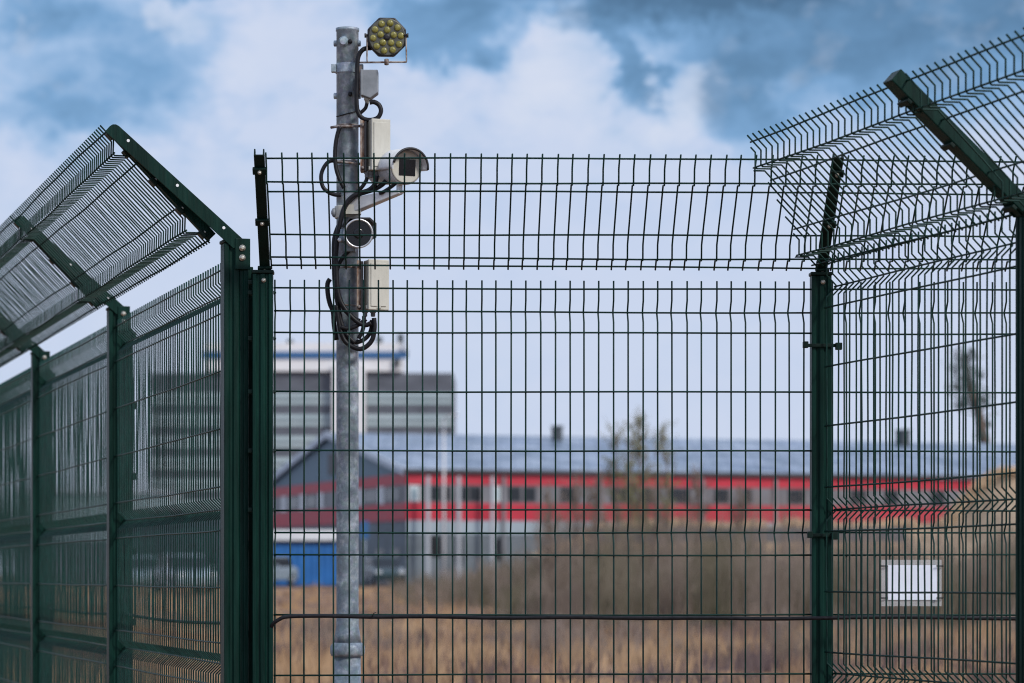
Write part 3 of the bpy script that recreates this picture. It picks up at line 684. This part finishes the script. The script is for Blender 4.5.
tag(mb.build('ground', M['ground'], None, loc=(0, 0, 0)), kind='structure')
# yard round the buildings
mb = MB(); mb.v = [Vector((-90, 148, 1.0)), Vector((12, 148, 1.0)), Vector((12, 180, 1.0)), Vector((-90, 320, 1.0))]
for v in mb.v: v.z = gz(v.x, v.y) + .02 + (.03 if v.y < 165 else 0)
mb.face([0, 1, 2, 3]); tag(mb.build('yard', M['yard'], None, loc=(0, 0, 0)), kind='structure')

# scrub bank beyond the bushes, rising into a sandy hillside at right
def ridge(px):
    return .95 + 1.22 * sm(550, 610, px) + 2.35 * sm(935, 1000, px) + .10 * math.sin(px * .05) + .06 * math.sin(px * .17)
def strip(name, material, y0, y1, prof, pxs):
    mb = MB(); n_ = len(prof)
    for px in pxs:
        for (fy, fz) in prof:
            y = y0 + (y1 - y0) * fy; yref = y0 + (y1 - y0) * .55
            x = (px - 512) * yref / F; g0 = gz(x, y) - .15
            top = EYE + ridge(px) * 1.0
            mb.v.append(Vector((x, y, g0 + (top - g0) * fz + .05 * math.sin(x * 2.3 + y))))
    for i in range(len(pxs) - 1):
        for j in range(n_ - 1): mb.face([i * n_ + j, (i + 1) * n_ + j, (i + 1) * n_ + j + 1, i * n_ + j + 1], True)
    return tag(mb.build(name, material, None, loc=(0, 0, 0)), kind='structure')
strip('bank', M['sand'], 112, 152, [(0, 0), (.15, .25), (.3, .55), (.42, .70), (.44, .72), (.5, .86), (.56, 1.0), (.66, .95), (1, 0)], list(range(545, 1500, 12)))

# low dark barrier on the bank
mb = MB()
def bank_pt(px, y, z): return Vector(((px - 512) * y / F, y, z))
g = empty('roadside_barrier', bank_pt(720, 127, gz(0, 127)), 'low blue-grey barrier wall along the straw-topped bank behind the bushes', 'barrier')
a_, b_ = bank_pt(592, 127.0, 0), bank_pt(905, 127.0, 0)
mb.box(((a_.x + b_.x) / 2, 127.0, EYE + 1.68), (b_.x - a_.x, .25, .62)); mb.build('wall', mat('blue_grey_barrier', (0.085, 0.10, 0.125), .7, 0, var=.2, vscale=1.2), g, bevel=.03)
mb = MB(); mb.box(((a_.x + b_.x) / 2, 127.0, EYE + 2.0), (b_.x - a_.x + .1, .30, .03)); mb.build('coping', M['concrete'], g)

# grass, straw and scrub (nobody could count it)
def blade(mb, p, h, w_, lean, rr):
    a = rr.uniform(0, 2 * PI); s = Vector((math.cos(a) * w_, math.sin(a) * w_ * .3, 0)); t = Vector((lean * math.cos(a * 1.7), lean * math.sin(a * 2.3), h))
    o = len(mb.v); mb.v += [p - s, p + s, p + t * .55 + s * .7 + Vector((0, 0, 0)), p + t]; mb.face([o, o + 1, o + 2]); mb.face([o, o + 2, o + 3])
rr = random.Random(5); mb = MB()
for i in range(5200):
    y = 36 + 95 * rr.random() ** 1.25; x = (rr.uniform(-60, 1090) - 512) * y / F
    if math.sin(x * .9 + y * .35) + math.sin(x * .37 - y * .21) + rr.uniform(-1, 1) < -.6: continue
    hs = rr.uniform(.12, .38) * (1 + .5 * math.sin(x * 1.3 + y * .4))
    for k in range(rr.randint(6, 11)):
        p = Vector((x + rr.gauss(0, .12), y + rr.gauss(0, .12), gz(x, y) - .03)); blade(mb, p, hs * rr.uniform(.6, 1.2), .012 + y * .00012, .10, rr)
tag(mb.build('dry_grass', M['straw'], None, loc=(0, 0, 0), fix=False), 'straw-coloured dry grass tufts across the rough ground', 'grass', kind='stuff')
mb = MB(); mg = MB()
for i in range(900):
    y = rr.uniform(38, 75); x = (rr.uniform(-20, 1080) - 512) * y / F
    v_ = math.sin(x * 1.1 + y * .5) + math.sin(x * .43 - y * .33 + 1)
    tgt = mb if v_ > .2 else mg
    if abs(v_) < .15: continue
    for k in range(rr.randint(14, 26)): blade(tgt, Vector((x + rr.gauss(0, .16), y + rr.gauss(0, .16), gz(x, y) - .03)), rr.uniform(.15, .5), .016, .14, rr)
tag(mb.build('weeds', mat('purple_brown_weeds', (0.075, 0.050, 0.055), .9, 0, col2=(0.14, 0.10, 0.095), vscale=.6), None, loc=(0, 0, 0), fix=False), 'dark purple-brown dead weeds in patches on the rough ground', 'weeds', kind='stuff')
tag(mg.build('golden_grass', mat('golden_straw', (0.29, 0.18, 0.10), .9, 0, col2=(0.46, 0.32, 0.20), vscale=.6), None, loc=(0, 0, 0), fix=False), 'golden dry grass clumps on the rough ground', 'grass', kind='stuff')
# straw fringes on the bank
mb = MB()
for i in range(7500):
    px = rr.uniform(545, 1100); up = rr.random() < .62
    if up: y = 134.3 + rr.gauss(0, .8); z = EYE + ridge(px) - .10
    else: y = 126.2 + rr.gauss(0, .4); z = EYE + 1.02
    if not up and (px > 900 or px < 590): continue
    if math.sin(px * .045 + up) + math.sin(px * .12) < -.7: continue
    x = (px - 512) * y / F
    for k in range(5): blade(mb, Vector((x + rr.gauss(0, .2), y, z)), rr.uniform(.18, .42), .03, .12, rr)
tag(mb.build('straw_fringe', mat('pale_straw', (0.42, 0.29, 0.18), .9, 0, col2=(0.60, 0.45, 0.30), vscale=1), None, loc=(0, 0, 0), fix=False), 'pale straw along the top and foot of the barrier bank', 'grass', kind='stuff')

# bare scrub
def scrub_twigs(mb, x, y, h, nt_, rr, spread=.35, w_=.011):
    g0 = gz(x, y) - .05
    for k in range(nt_):
        a = rr.uniform(0, 2 * PI); b = Vector((x + rr.gauss(0, spread * .5), y + rr.gauss(0, spread * .5), g0)); hh = h * rr.uniform(.5, 1.1)
        t = Vector((math.cos(a) * spread * hh * .5, math.sin(a) * spread * hh * .5, hh)); bend = Vector((rr.gauss(0, .08), 0, 0))
        mid = b + t * .5 + bend; tip = b + t
        mb.tube([b, mid, tip], 0, 3, cap=False, radii=[w_, w_ * .8, w_ * .3])
        for j in range(3):
            s = b + t * rr.uniform(.35, .85) + bend * .6; e_ = s + Vector((rr.gauss(0, .16), rr.gauss(0, .12), rr.uniform(.12, .4)))
            mb.tube([s, e_], 0, 3, cap=False, radii=[w_ * .6, w_ * .3])
mb = MB(); mb2 = MB(); MBS = {False: mb, True: mb2}; rr = random.Random(9)
for i in range(900):
    y = rr.uniform(64, 110); px = rr.uniform(505, 1080); x = (px - 512) * y / F
    topy = 552 - 8 * math.sin(px * .02) + 18 * (1 - sm(500, 590, px)); zt = EYE + (575 - topy) * y / F + rr.uniform(-.35, .2) + .32 * math.sin(px * .045) + .22 * math.sin(px * .13 + y)
    h = max(.5, zt - gz(x, y)); scrub_twigs(MBS[rr.random() < .5 + .5 * math.sin(px * .06 + 2)], x, y, h, rr.randint(9, 15), rr)
for i in range(260):
    y = rr.uniform(44, 70); px = rr.uniform(300, 1080); x = (px - 512) * y / F
    if math.sin(x * 1.3) + math.sin(x * .5 + y * .4) < 0: continue
    scrub_twigs(mb, x, y, rr.uniform(.25, .75), rr.randint(5, 10), rr, .5, .008)
for i in range(300):
    y = rr.uniform(84, 112); px = 545 + 415 * rr.random() ** 1.2; x = (px - 512) * y / F
    scrub_twigs(mb, x, y, EYE + (575 - rr.uniform(478, 535)) * y / F - gz(x, y), rr.randint(3, 7), rr, .22, .012)
for i in range(260):
    y = rr.uniform(90, 135); px = 380 + 180 * rr.random() ** .6; x = (px - 512) * y / F; scrub_twigs(MBS[rr.random() < .4], x, y, rr.uniform(.4, 1.0) * (1 + 1.2 * sm(430, 540, px)), 8, rr)
tag(mb.build('scrub', M['twig'], None, loc=(0, 0, 0), fix=False), 'grey-brown leafless scrub filling the middle distance behind the fence', 'scrub', kind='stuff')

tag(mb2.build('weathered_scrub', mat('olive_twig_bark', (0.085, 0.080, 0.045), .9, 0, col2=(0.19, 0.16, 0.12), vscale=.5, lo=.4, hi=.6), None, loc=(0, 0, 0), fix=False), 'darker olive-tinged scrub in patches behind the fence', 'scrub', kind='stuff')
# taller bare shrubs and saplings, each a thing
def sapling(px, y, topy, label, buds=True, nb=26, spr=.30, kind='bare_tree', cat='tree', seed=1, lean=0, trunk_r=.045):
    rr = random.Random(seed); x = (px - 512) * y / F; g0 = gz(x, y) - .05; H = EYE + (575 - topy) * y / F - g0
    g = empty(kind, (x, y, g0), label, cat, 'leafless saplings in front of the long red building')
    tr = MB(); pts = [Vector((x + lean * H * k / 6 + rr.gauss(0, .05), y, g0 + H * k / 6)) for k in range(7)]
    tr.tube(pts, 0, 7, radii=[trunk_r * (1 - k / 6.8) + .006 for k in range(7)]); tr.build('trunk', M['bark'], g)
    cr_ = MB(); bd = MB()
    for k in range(nb):
        f = rr.uniform(.12, .95); i = int(f * 6); q = pts[i].lerp(pts[min(6, i + 1)], f * 6 - i); a = rr.uniform(0, 2 * PI); ln = H * rr.uniform(.12, .30) * (1.15 - f)
        e_ = q + Vector((math.cos(a) * ln * spr * 2, math.sin(a) * ln * spr * 2, ln)); m_ = q.lerp(e_, .5) + Vector((rr.gauss(0, .05), 0, -.03))
        cr_.tube([q, m_, e_], 0, 4, cap=False, radii=[.018, .013, .006])
        for j in range(5):
            s = q.lerp(e_, rr.uniform(.2, 1)); t = s + Vector((rr.gauss(0, .2), rr.gauss(0, .2), rr.uniform(.15, .5))); cr_.tube([s, t], 0, 3, cap=False, radii=[.010, .004])
            if buds:
                for b_ in range(5):
                    c = s.lerp(t, rr.random()) + Vector((rr.gauss(0, .04), rr.gauss(0, .04), rr.gauss(0, .04))); sz_ = rr.uniform(.025, .06)
                    o = len(bd.v); bd.v += [c + Vector((sz_, 0, 0)), c + Vector((-sz_ * .4, sz_ * .5, sz_ * .7)), c + Vector((-sz_ * .5, -sz_ * .4, -sz_ * .6))]; bd.face([o, o + 1, o + 2])
    cr_.build('branches', M['twig'], g, fix=False)
    if buds: bd.build('leaf_buds', M['bud'], g, fix=False)  # small olive buds on the bare twigs
    return g
sapling(616, 96, 424, 'slim sapling with thin upright twigs, first of the budding group above the red wall', nb=24, seed=3)
sapling(629, 98, 435, 'shortest sapling in the middle of the budding group', nb=22, seed=4)
sapling(642, 95, 414, 'tallest slender sapling with olive buds, in front of the roof', nb=34, seed=5, trunk_r=.05)
sapling(666, 99, 432, 'budding sapling standing apart on the right of the group', nb=26, seed=6)
sapling(596, 88, 478, 'low bare bush before the red wall, left of the budding saplings', False, 40, .5, 'bare_bush', 'bush', 8)
sapling(548, 86, 490, 'low bare bush at the left end of the scrub where the red wall shows', False, 44, .5, 'bare_bush', 'bush', 9)
sapling(576, 92, 470, 'thin bare bush between two lower bushes, before the red wall', False, 40, .5, 'bare_bush', 'bush', 10)
sapling(698, 90, 470, 'bare bush right of the saplings, its twigs crossing the red stripes', False, 46, .5, 'bare_bush', 'bush', 12)
sapling(740, 94, 488, 'low bare bush reaching only the lower red stripe near the right post', False, 40, .5, 'bare_bush', 'bush', 13)
sapling(655, 90, 486, 'wide low bare bush below the tallest saplings', False, 50, .55, 'bare_bush', 'bush', 14)

# ragged pine far right
y = 232; g0 = gz(0, 232)
g = empty('pine_tree', ((978 - 512) * y / F, y, g0), 'tall ragged dark pine with leaning trunk beyond the roof at far right', 'tree')
pt = lambda px, py, dy=0: Vector(((px - 512) * (y + dy) / F, y + dy, EYE + (575 - py) * (y + dy) / F))
mb = MB(); tk = [pt(988, 588), pt(987, 500), pt(985, 445), pt(979, 415), pt(970, 388), pt(963, 352)]
mb.tube(tk, 0, 8, radii=[.55, .5, .45, .36, .26, .1])
for k in range(16):
    f = rr.uniform(.5, .98); i = int(f * 5); q = tk[i].lerp(tk[min(5, i + 1)], f * 5 - i); a = rr.uniform(0, 2 * PI)
    mb.tube([q, q + Vector((math.cos(a) * .9, math.sin(a) * .9, .4)), q + Vector((math.cos(a) * 1.7, math.sin(a) * 1.7, .5))], 0, 4, cap=False, radii=[.07, .05, .02])
mb.build('trunk', M['bark'], g)
mb = MB(); cl = [(964, 356, 1.0), (958, 366, 1.0), (969, 368, .9), (962, 378, 1.1), (957, 388, .9), (970, 384, .9), (976, 392, .9), (966, 400, 1.2), (975, 403, 1.1), (983, 400, .7), (960, 405, .7), (987, 425, .5), (981, 436, .5), (972, 352, .5), (980, 375, .6)]
for (px, py, s_) in cl:
    c0 = pt(px, py, rr.uniform(-1, 1))
    for k in range(int(120 * s_)):
        c = c0 + Vector((rr.gauss(0, .42 * s_), rr.gauss(0, .5 * s_), rr.gauss(0, .30 * s_))); q = rr.uniform(.06, .15); a = rr.uniform(0, PI)
        o = len(mb.v); mb.v += [c + Vector((math.cos(a) * q, math.sin(a) * q, q * .3)), c + Vector((-math.sin(a) * q, math.cos(a) * q, q)), c + Vector((-math.cos(a) * q, -math.sin(a) * q * .5, -q))]; mb.face([o, o + 1, o + 2])
mb.build('crown', M['needle'], g, fix=False)

# ------------------------------------------------------------------ long red building
O_ = Vector((-6.27, 180, 0)); e1 = Vector((.9455, .3256, 0)); e2 = Vector((-.3256, .9455, 0)); W_, L_ = 34.0, 49.0
rb = empty('red_building', O_, 'long low building with red stripes, ribbon windows, blue-grey roof and a pale-edged gable', 'building')
def lb(name, material, s0, s1, t0, t1, z0, z1, parent=rb, bevel=0):
    mb = MB(); mb.box(O_ + e1 * (s0 + s1) / 2 + e2 * (t0 + t1) / 2 + Z * (EYE + (z0 + z1) / 2), (s1 - s0, t1 - t0, z1 - z0), ax=(e1, e2, Z)); return mb.build(name, material, parent)
def sf_(px): k = px - 512; return (-6.27 * F - k * 180) / (k * .3256 - .9455 * F)
def tf_(px): k = px - 512; return -(6.27 * F + 180 * k) / (.3256 * F + .9455 * k)
lb('wall', M['grey_wall'], 0, L_, 0, W_, -1.2, 6.12)
# facade bands (proud of the wall)
lb('red_stripe', M['red'], .0, L_, -.06, -.002, 5.42, 6.06); lb('red_stripe', M['red'], 0, L_, -.06, -.002, 3.28, 4.33)
strip_o = lb('window_strip', M['strip'], 0, L_, -.03, -.002, 4.335, 5.415)
lb('lower_panel', mat('pale_grey_panel', (0.30, 0.36, 0.41), .5, 0, var=.1, vscale=.5), 0, L_ * .6, -.04, -.002, 2.45, 3.27)
for (a, b, pale) in ((409, 419, 1), (427, 440, 0), (441, 450, 0), (456, 468, 0), (469, 481, 0), (492, 500, 1), (508, 521, 0), (523, 536, 0), (560, 574, 0), (610, 627, 0), (640, 652, 0), (668, 690, 0), (714, 729, 0), (744, 752, 0), (788, 804, 0), (850, 866, 0), (884, 898, 0), (930, 945, 0)):
    s0, s1 = sf_(a), sf_(b); f_ = lb('window', M['white'] if pale else M['eave'], s0, s1, -.055, -.032, 4.42, 5.35)
    lb('pane', M['palepane'] if pale else M['pane'], s0 + .06, s1 - .06, -.065, -.056, 4.5, 5.28, parent=f_)
for px in (422, 452.5, 486):
    s0 = sf_(px); lb('column', mat('column_paint', (0.40, 0.42, 0.46), .6), s0 - .10, s0 + .10, -1.3, -1.1, -1.0, 5.9)
for (a, b, z0, z1) in ((430, 441, 1.1, 2.35), (455, 463, .6, 2.3), (492, 500, .9, 2.2)):
    lb('opening', M['pane'], sf_(a), sf_(b), -.03, -.002, z0, z1)
for k in range(1, 16):
    s_j = L_ * k / 16; lb('panel_joint', M['eave'], s_j - .03, s_j + .03, -.068, -.061, 3.28, 4.33)
for px in (503, 600, 702, 775):
    s_j = sf_(px); lb('downpipe', M['concrete'], s_j - .08, s_j + .08, -.22, -.07, -.8, 5.95)
# gable side
lb('gable_red_stripe', M['red'], -.06, -.002, 0, W_, 5.42, 6.06 + .0); lb('gable_red_stripe', M['red'], -.06, -.002, 0, W_, 3.28, 4.33)
lb('gable_window_strip', M['strip'], -.03, -.002, 0, W_, 4.335, 5.415)
for (a, b) in ((364, 380), (385, 402), (288, 300), (306, 318)):
    t0, t1 = tf_(b), tf_(a); f_ = lb('window', M['eave'], -.055, -.032, t0, t1, 4.42, 5.35); lb('pane', M['pane'], -.065, -.056, t0 + .2, t1 - .2, 4.5, 5.28, parent=f_)
for px in (285, 303, 322, 361.5, 382.5):
    t0 = tf_(px); lb('pilaster', M['white'], -.10, -.034, t0 - .55, t0 + .55, 4.34, 5.41)
for (a, b) in ((376, 384), (392, 400)):
    lb('gable_door', M['pane'], -.03, -.002, tf_(b), tf_(a), -.9, 1.6)
ridge_z, eave_z = 8.98, 6.12
mb = MB(); o = 0
mb.v = [O_ + e2 * 0 + Z * (EYE + 6.125), O_ + e2 * W_ + Z * (EYE + 6.125), O_ + e2 * W_ / 2 + Z * (EYE + 8.85)]; mb.v += [v + e1 * .3 for v in list(mb.v)]
mb.face([0, 1, 2]); mb.face([5, 4, 3]); mb.face([0, 3, 4, 1]); mb.face([1, 4, 5, 2]); mb.face([2, 5, 3, 0]); mb.build('gable_wall', M['gable'], rb)
lb('gable_vent', M['eave'], -.05, -.004, 13.5, 17.5, 6.5, 7.9)
# roof slabs
for sgn in (0, 1):
    mb = MB(); t_e = -.25 if sgn == 0 else W_ + .25; sl = (ridge_z - eave_z) / (W_ / 2)
    ze = eave_z - .25 * sl
    P_ = [(-.2, t_e, ze), (L_ + .8, t_e, ze), (L_ + .8, W_ / 2, ridge_z), (-.2, W_ / 2, ridge_z)]
    for dz in (.05, .28):
        for (s_, t_, z_) in P_: mb.v.append(O_ + e1 * s_ + e2 * t_ + Z * (EYE + z_ + dz))
    for q in ((0, 1, 2, 3), (4, 5, 6, 7), (0, 1, 5, 4), (1, 2, 6, 5), (2, 3, 7, 6), (3, 0, 4, 7)): mb.face(list(q))
    rf = mb.build('roof', M['roof'], rb)
    mb = MB(); a = O_ + e1 * -.28 + e2 * t_e + Z * (EYE + ze + .12); b = O_ + e1 * -.28 + e2 * W_ / 2 + Z * (EYE + ridge_z + .16)
    dr = (b - a); mb.box((a + b) / 2, (dr.length, .12, .42), ax=(dr.normalized(), e1, dr.normalized().cross(e1).normalized())); mb.build('verge_board', M['fascia'], rf)
    if sgn == 0:
        mb = MB(); mb.box(O_ + e1 * L_ / 2 + e2 * -.32 + Z * (EYE + ze + .16), (L_ + .6, .1, .20), ax=(e1, e2, Z)); mb.build('gutter', M['eave'], rf)
        for (px, w2, ztop) in ((557, .42, 9.75), (903, .6, 9.9)):
            k = px - 512
            s_ = next(s for s in [q * .05 for q in range(0, 960)] if (O_ + e1 * s + e2 * 15).x * F / (O_ + e1 * s + e2 * 15).y >= k)
            mb = MB(); mb.box(O_ + e1 * s_ + e2 * 15 + Z * (EYE + (8.3 + ztop) / 2), (w2, 1.0, ztop - 8.3), ax=(e1, e2, Z)); mb.box(O_ + e1 * s_ + e2 * 15 + Z * (EYE + ztop + .05), (w2 + .12, 1.1, .1), ax=(e1, e2, Z))
            mb.build('chimney', M['chim'], rf)

# ------------------------------------------------------------------ office block far behind
DT = 300; T = DT / F
tx = lambda px: (px - 512) * T
tz = lambda py: EYE + (575 - py) * T
ob = empty('office_block', (tx(330), DT, gz(0, DT)), 'tall grey banded office block with white stair tower and blue-striped roof level', 'building')
def tb(name, material, x0, x1, y0, y1, d0=0, dep=14, parent=ob):
    mb = MB(); mb.box(((tx(x0) + tx(x1)) / 2, DT + d0 + dep / 2, (tz(y0) + tz(y1)) / 2), (tx(x1) - tx(x0), dep, tz(y0) - tz(y1))); return mb.build(name, material, parent)
tb('wing', M['band_dark'], 150, 332.5, 373, 600); tb('wing', M['band_dark'], 366.2, 453, 373, 600)
tb('stair_tower', M['white'], 333, 365.7, 366, 600, -1.2, 15)
tb('roof_level', M['white'], 205, 402, 343.5, 371.5, -.6, 12)
tb('blue_stripe', M['stripe'], 203, 408, 352, 359, -.75, .12)
tb('parapet', M['fascia'], 402.5, 407, 345, 351, -1.0, 6)
tb('roof_bracket', M['chim'], 394, 400, 360, 367, -1.0, .35)
for y0 in (393, 414.5, 436, 457.5, 479, 500, 521, 542):
    for (a, b) in ((151, 332.3), (366.4, 452.5)):
        f_ = tb('window_band', M['band_glass'], a, b, y0, y0 + 11.5, -.12, .1)
        tb('mullion_line', M['grey_wall'], a, b, y0 + 5, y0 + 6.6, -.2, .07, parent=f_)
for (px, h_) in ((288, 338), (378, 335), (399.5, 332)):
    tb('rooftop_vent', M['needle'] if False else M['chim'], px - 3, px + 3, h_, 343.3, 2, 1.5)
# lower hall beyond the left fence
g = empty('warehouse', (tx(120), 250, gz(0, 250)), 'pale flat-roofed hall with dark base, seen through the left fence', 'building')
mb = MB(); K = 250 / F; mb.box(((90 - 512) * K, 256, EYE + 2.6), (150 * K, 12, 8.2)); mb.build('wall', M['palepane'], g)
mb = MB(); mb.box(((90 - 512) * K, 249.8, EYE + .6), (149 * K, .3, 4.4)); mb.build('loading_door', M['band_dark'], g)
mb = MB(); mb.box(((90 - 512) * K, 256, EYE + 6.85), (152 * K, 12.4, .3)); mb.build('roof', M['fascia'], g)
g = empty('dark_shed', ((175 - 512) * 160 / F, 160, gz(0, 160)), 'dark low shed behind the parked cars, seen through the left fence', 'shed')
mb = MB(); K = 160 / F; mb.box(((165 - 512) * K, 163, EYE + 1.3), (95 * K, 5, 4.1)); mb.build('wall', mat('dark_teal_sheet', (0.03, 0.055, 0.065), .6, 0, var=.3, vscale=.8), g)
mb = MB(); mb.box(((165 - 512) * K, 163, EYE + 3.45), (98 * K, 5.6, .18)); mb.build('roof', M['concrete'], g)

# blue cabin
DB = 158; K = DB / F; g = empty('site_cabin', ((290 - 512) * K, DB, gz(0, DB)), 'bright blue site cabin with white flat roof, left of the pole', 'cabin')
mb = MB(); x0, x1 = (236 - 512) * K, (336.5 - 512) * K; zb, zt = EYE + (575 - 588) * K, EYE + (575 - 542) * K; n_ = 30; poly = []
for k in range(n_ + 1):
    xx = x0 + (x1 - x0) * k / n_; poly.append((xx, -.04 if k % 2 else .04))
poly += [(x1, 2.6), (x0, 2.6)]
mb.prism(poly, Vector((0, DB, zb)), Vector((1, 0, 0)), Vector((0, 1, 0)), Z, zt - zb); mb.build('wall', M['bluebox'], g)
mb = MB(); mb.box(((x0 + x1) / 2, DB + 1.3, zt + .34), (x1 - x0 + .3, 3.2, .56)); mb.build('roof', M['white'], g, bevel=.05)
mb = MB(); mb.box(((x0 + x1) / 2, DB - .06, zt + .0), (x1 - x0, .1, .14)); mb.build('eave_trim', M['eave'], g)
mb = MB(); mb.box((x0 + 2.6, DB - .07, zb + .95), (.85, .06, 1.85)); dd = mb.build('door', M['bluebox'], g); mb = MB(); mb.box((x0 + 2.9, DB - .115, zb + .95), (.04, .03, .16)); mb.build('handle', M['silver'], dd)

# things in front of the gable
def bollard_lamp(px, y, topy, label, r0=.05, cat='lamp post'):
    x = (px - 512) * y / F; g0 = gz(x, y); H = EYE + (575 - topy) * y / F - g0; g = empty('lamp_post', (x, y, g0), label, cat)
    mb = MB(); mb.tube([(x, y, g0), (x, y, g0 + H * .5), (x, y, g0 + H)], 0, 10, radii=[r0 * 1.4, r0 * 1.1, r0 * .8]); mb.build('pole', M['white'], g)
    mb = MB(); mb.tube([(x, y, g0 + H - .05), (x + .25, y - .3, g0 + H + .12), (x + .45, y - .6, g0 + H + .12)], r0 * .6, 8); a = mb.build('arm', M['white'], g)
    mb = MB(); mb.box((x + .6, y - .8, g0 + H + .1), (.22, .6, .1)); mb.build('lamp_head', M['silver'], a, bevel=.03)
bollard_lamp(444, 150, 418, 'slim white lamp post standing before the red building near its corner')
x = (357.5 - 512) * 150 / F
g = empty('blue_sign', ((366 - 512) * 150 / F, 150, gz(0, 150)), 'small plain blue sign board on a post beside the steel pole', 'sign')
mb = MB(); a = (364.5 - 512) * 150 / F; mb.box((a, 150, EYE + 2.25), (.42, .05, .9)); mb.build('board', M['stripe'], g)
mb = MB(); mb.tube([(a, 150.06, gz(0, 150)), (a, 150.06, EYE + 2.4)], .04, 8); mb.build('post', M['galv'], g)

# cars
def car(x, y, head, paint, label, tall=1.0):
    g0 = gz(x, y) + .02; g = empty('parked_car', (x, y, g0), label, 'car', 'cars parked on the yard edge')
    ex, ey = Vector((math.cos(head), math.sin(head), 0)), Vector((-math.sin(head), math.cos(head), 0)); o = Vector((x, y, g0)); hw = .86
    prof = [(-2.1, .28), (2.1, .28), (2.15, .62), (2.0, .78), (1.15, .93), (-1.75, .98), (-2.1, .86)]
    mb = MB(); mb.prism([(a, b * tall) for a, b in prof], o - ey * hw, ex, Z, ey, hw * 2); mb.build('body', paint, g, bevel=.07)
    cab = [(-1.75, .96), (1.15, .90), (.45, 1.42), (-1.25, 1.45)]; mb = MB(); mb.prism([(a, b * tall) for a, b in cab], o - ey * .76, ex, Z, ey, 1.52); mb.build('cabin', M['pane'], g, bevel=.08)
    mb = MB(); mb.prism([(a, b * tall) for a, b in [(-1.28, 1.44), (.47, 1.42), (.35, 1.49), (-1.15, 1.52)]], o - ey * .72, ex, Z, ey, 1.44); mb.build('roof', paint, g, bevel=.03)
    for a in (-1.3, 1.3):
        for s in (-1, 1):
            mb = MB(); mb.lathe(o + ex * a + ey * s * .72 + Z * .31, ey * s, [(0, .31), (.17, .31), (.18, .27)], 20); wv = mb.build('wheel', M['tyre'], g)
            mb = MB(); mb.lathe(o + ex * a + ey * s * .905 + Z * .31, ey * s, [(0, .19), (.012, .17)], 14); mb.build('rim', M['silver'], wv)
    for s in (-1, 1):
        mb = MB(); mb.box(o + ex * 2.06 + ey * s * .62 + Z * .68 * tall, (.16, .34, .15), ax=(ex, ey, Z)); mb.build('headlight', M['lampw'], g, bevel=.02)
        mb = MB(); mb.box(o + ex * .75 + ey * s * .97 + Z * 1.0 * tall, (.12, .18, .12), ax=(ex, ey, Z)); mb.build('mirror', paint, g, bevel=.02)
    return g
cx = lambda px, y: (px - 512) * y / F
car(cx(184, 122), 122, -PI / 2 + .35, M['carwhite'], 'silver-white car facing the fence, seen through the left mesh', 1.05)
car(cx(140, 130), 130, -PI / 2 + .1, M['carwhite'], 'pale car farther left, half hidden by the second fence post', 1.0)
car(cx(266, 152), 152, -PI / 2 - .35, M['carwhite'], 'silver car before the blue cabin, cut off by the fence post', 1.0)
car(cx(384, 160), 160, -PI / 2 + .2, M['cardark'], 'dark car parked against the gable, right of the steel pole', 1.0)
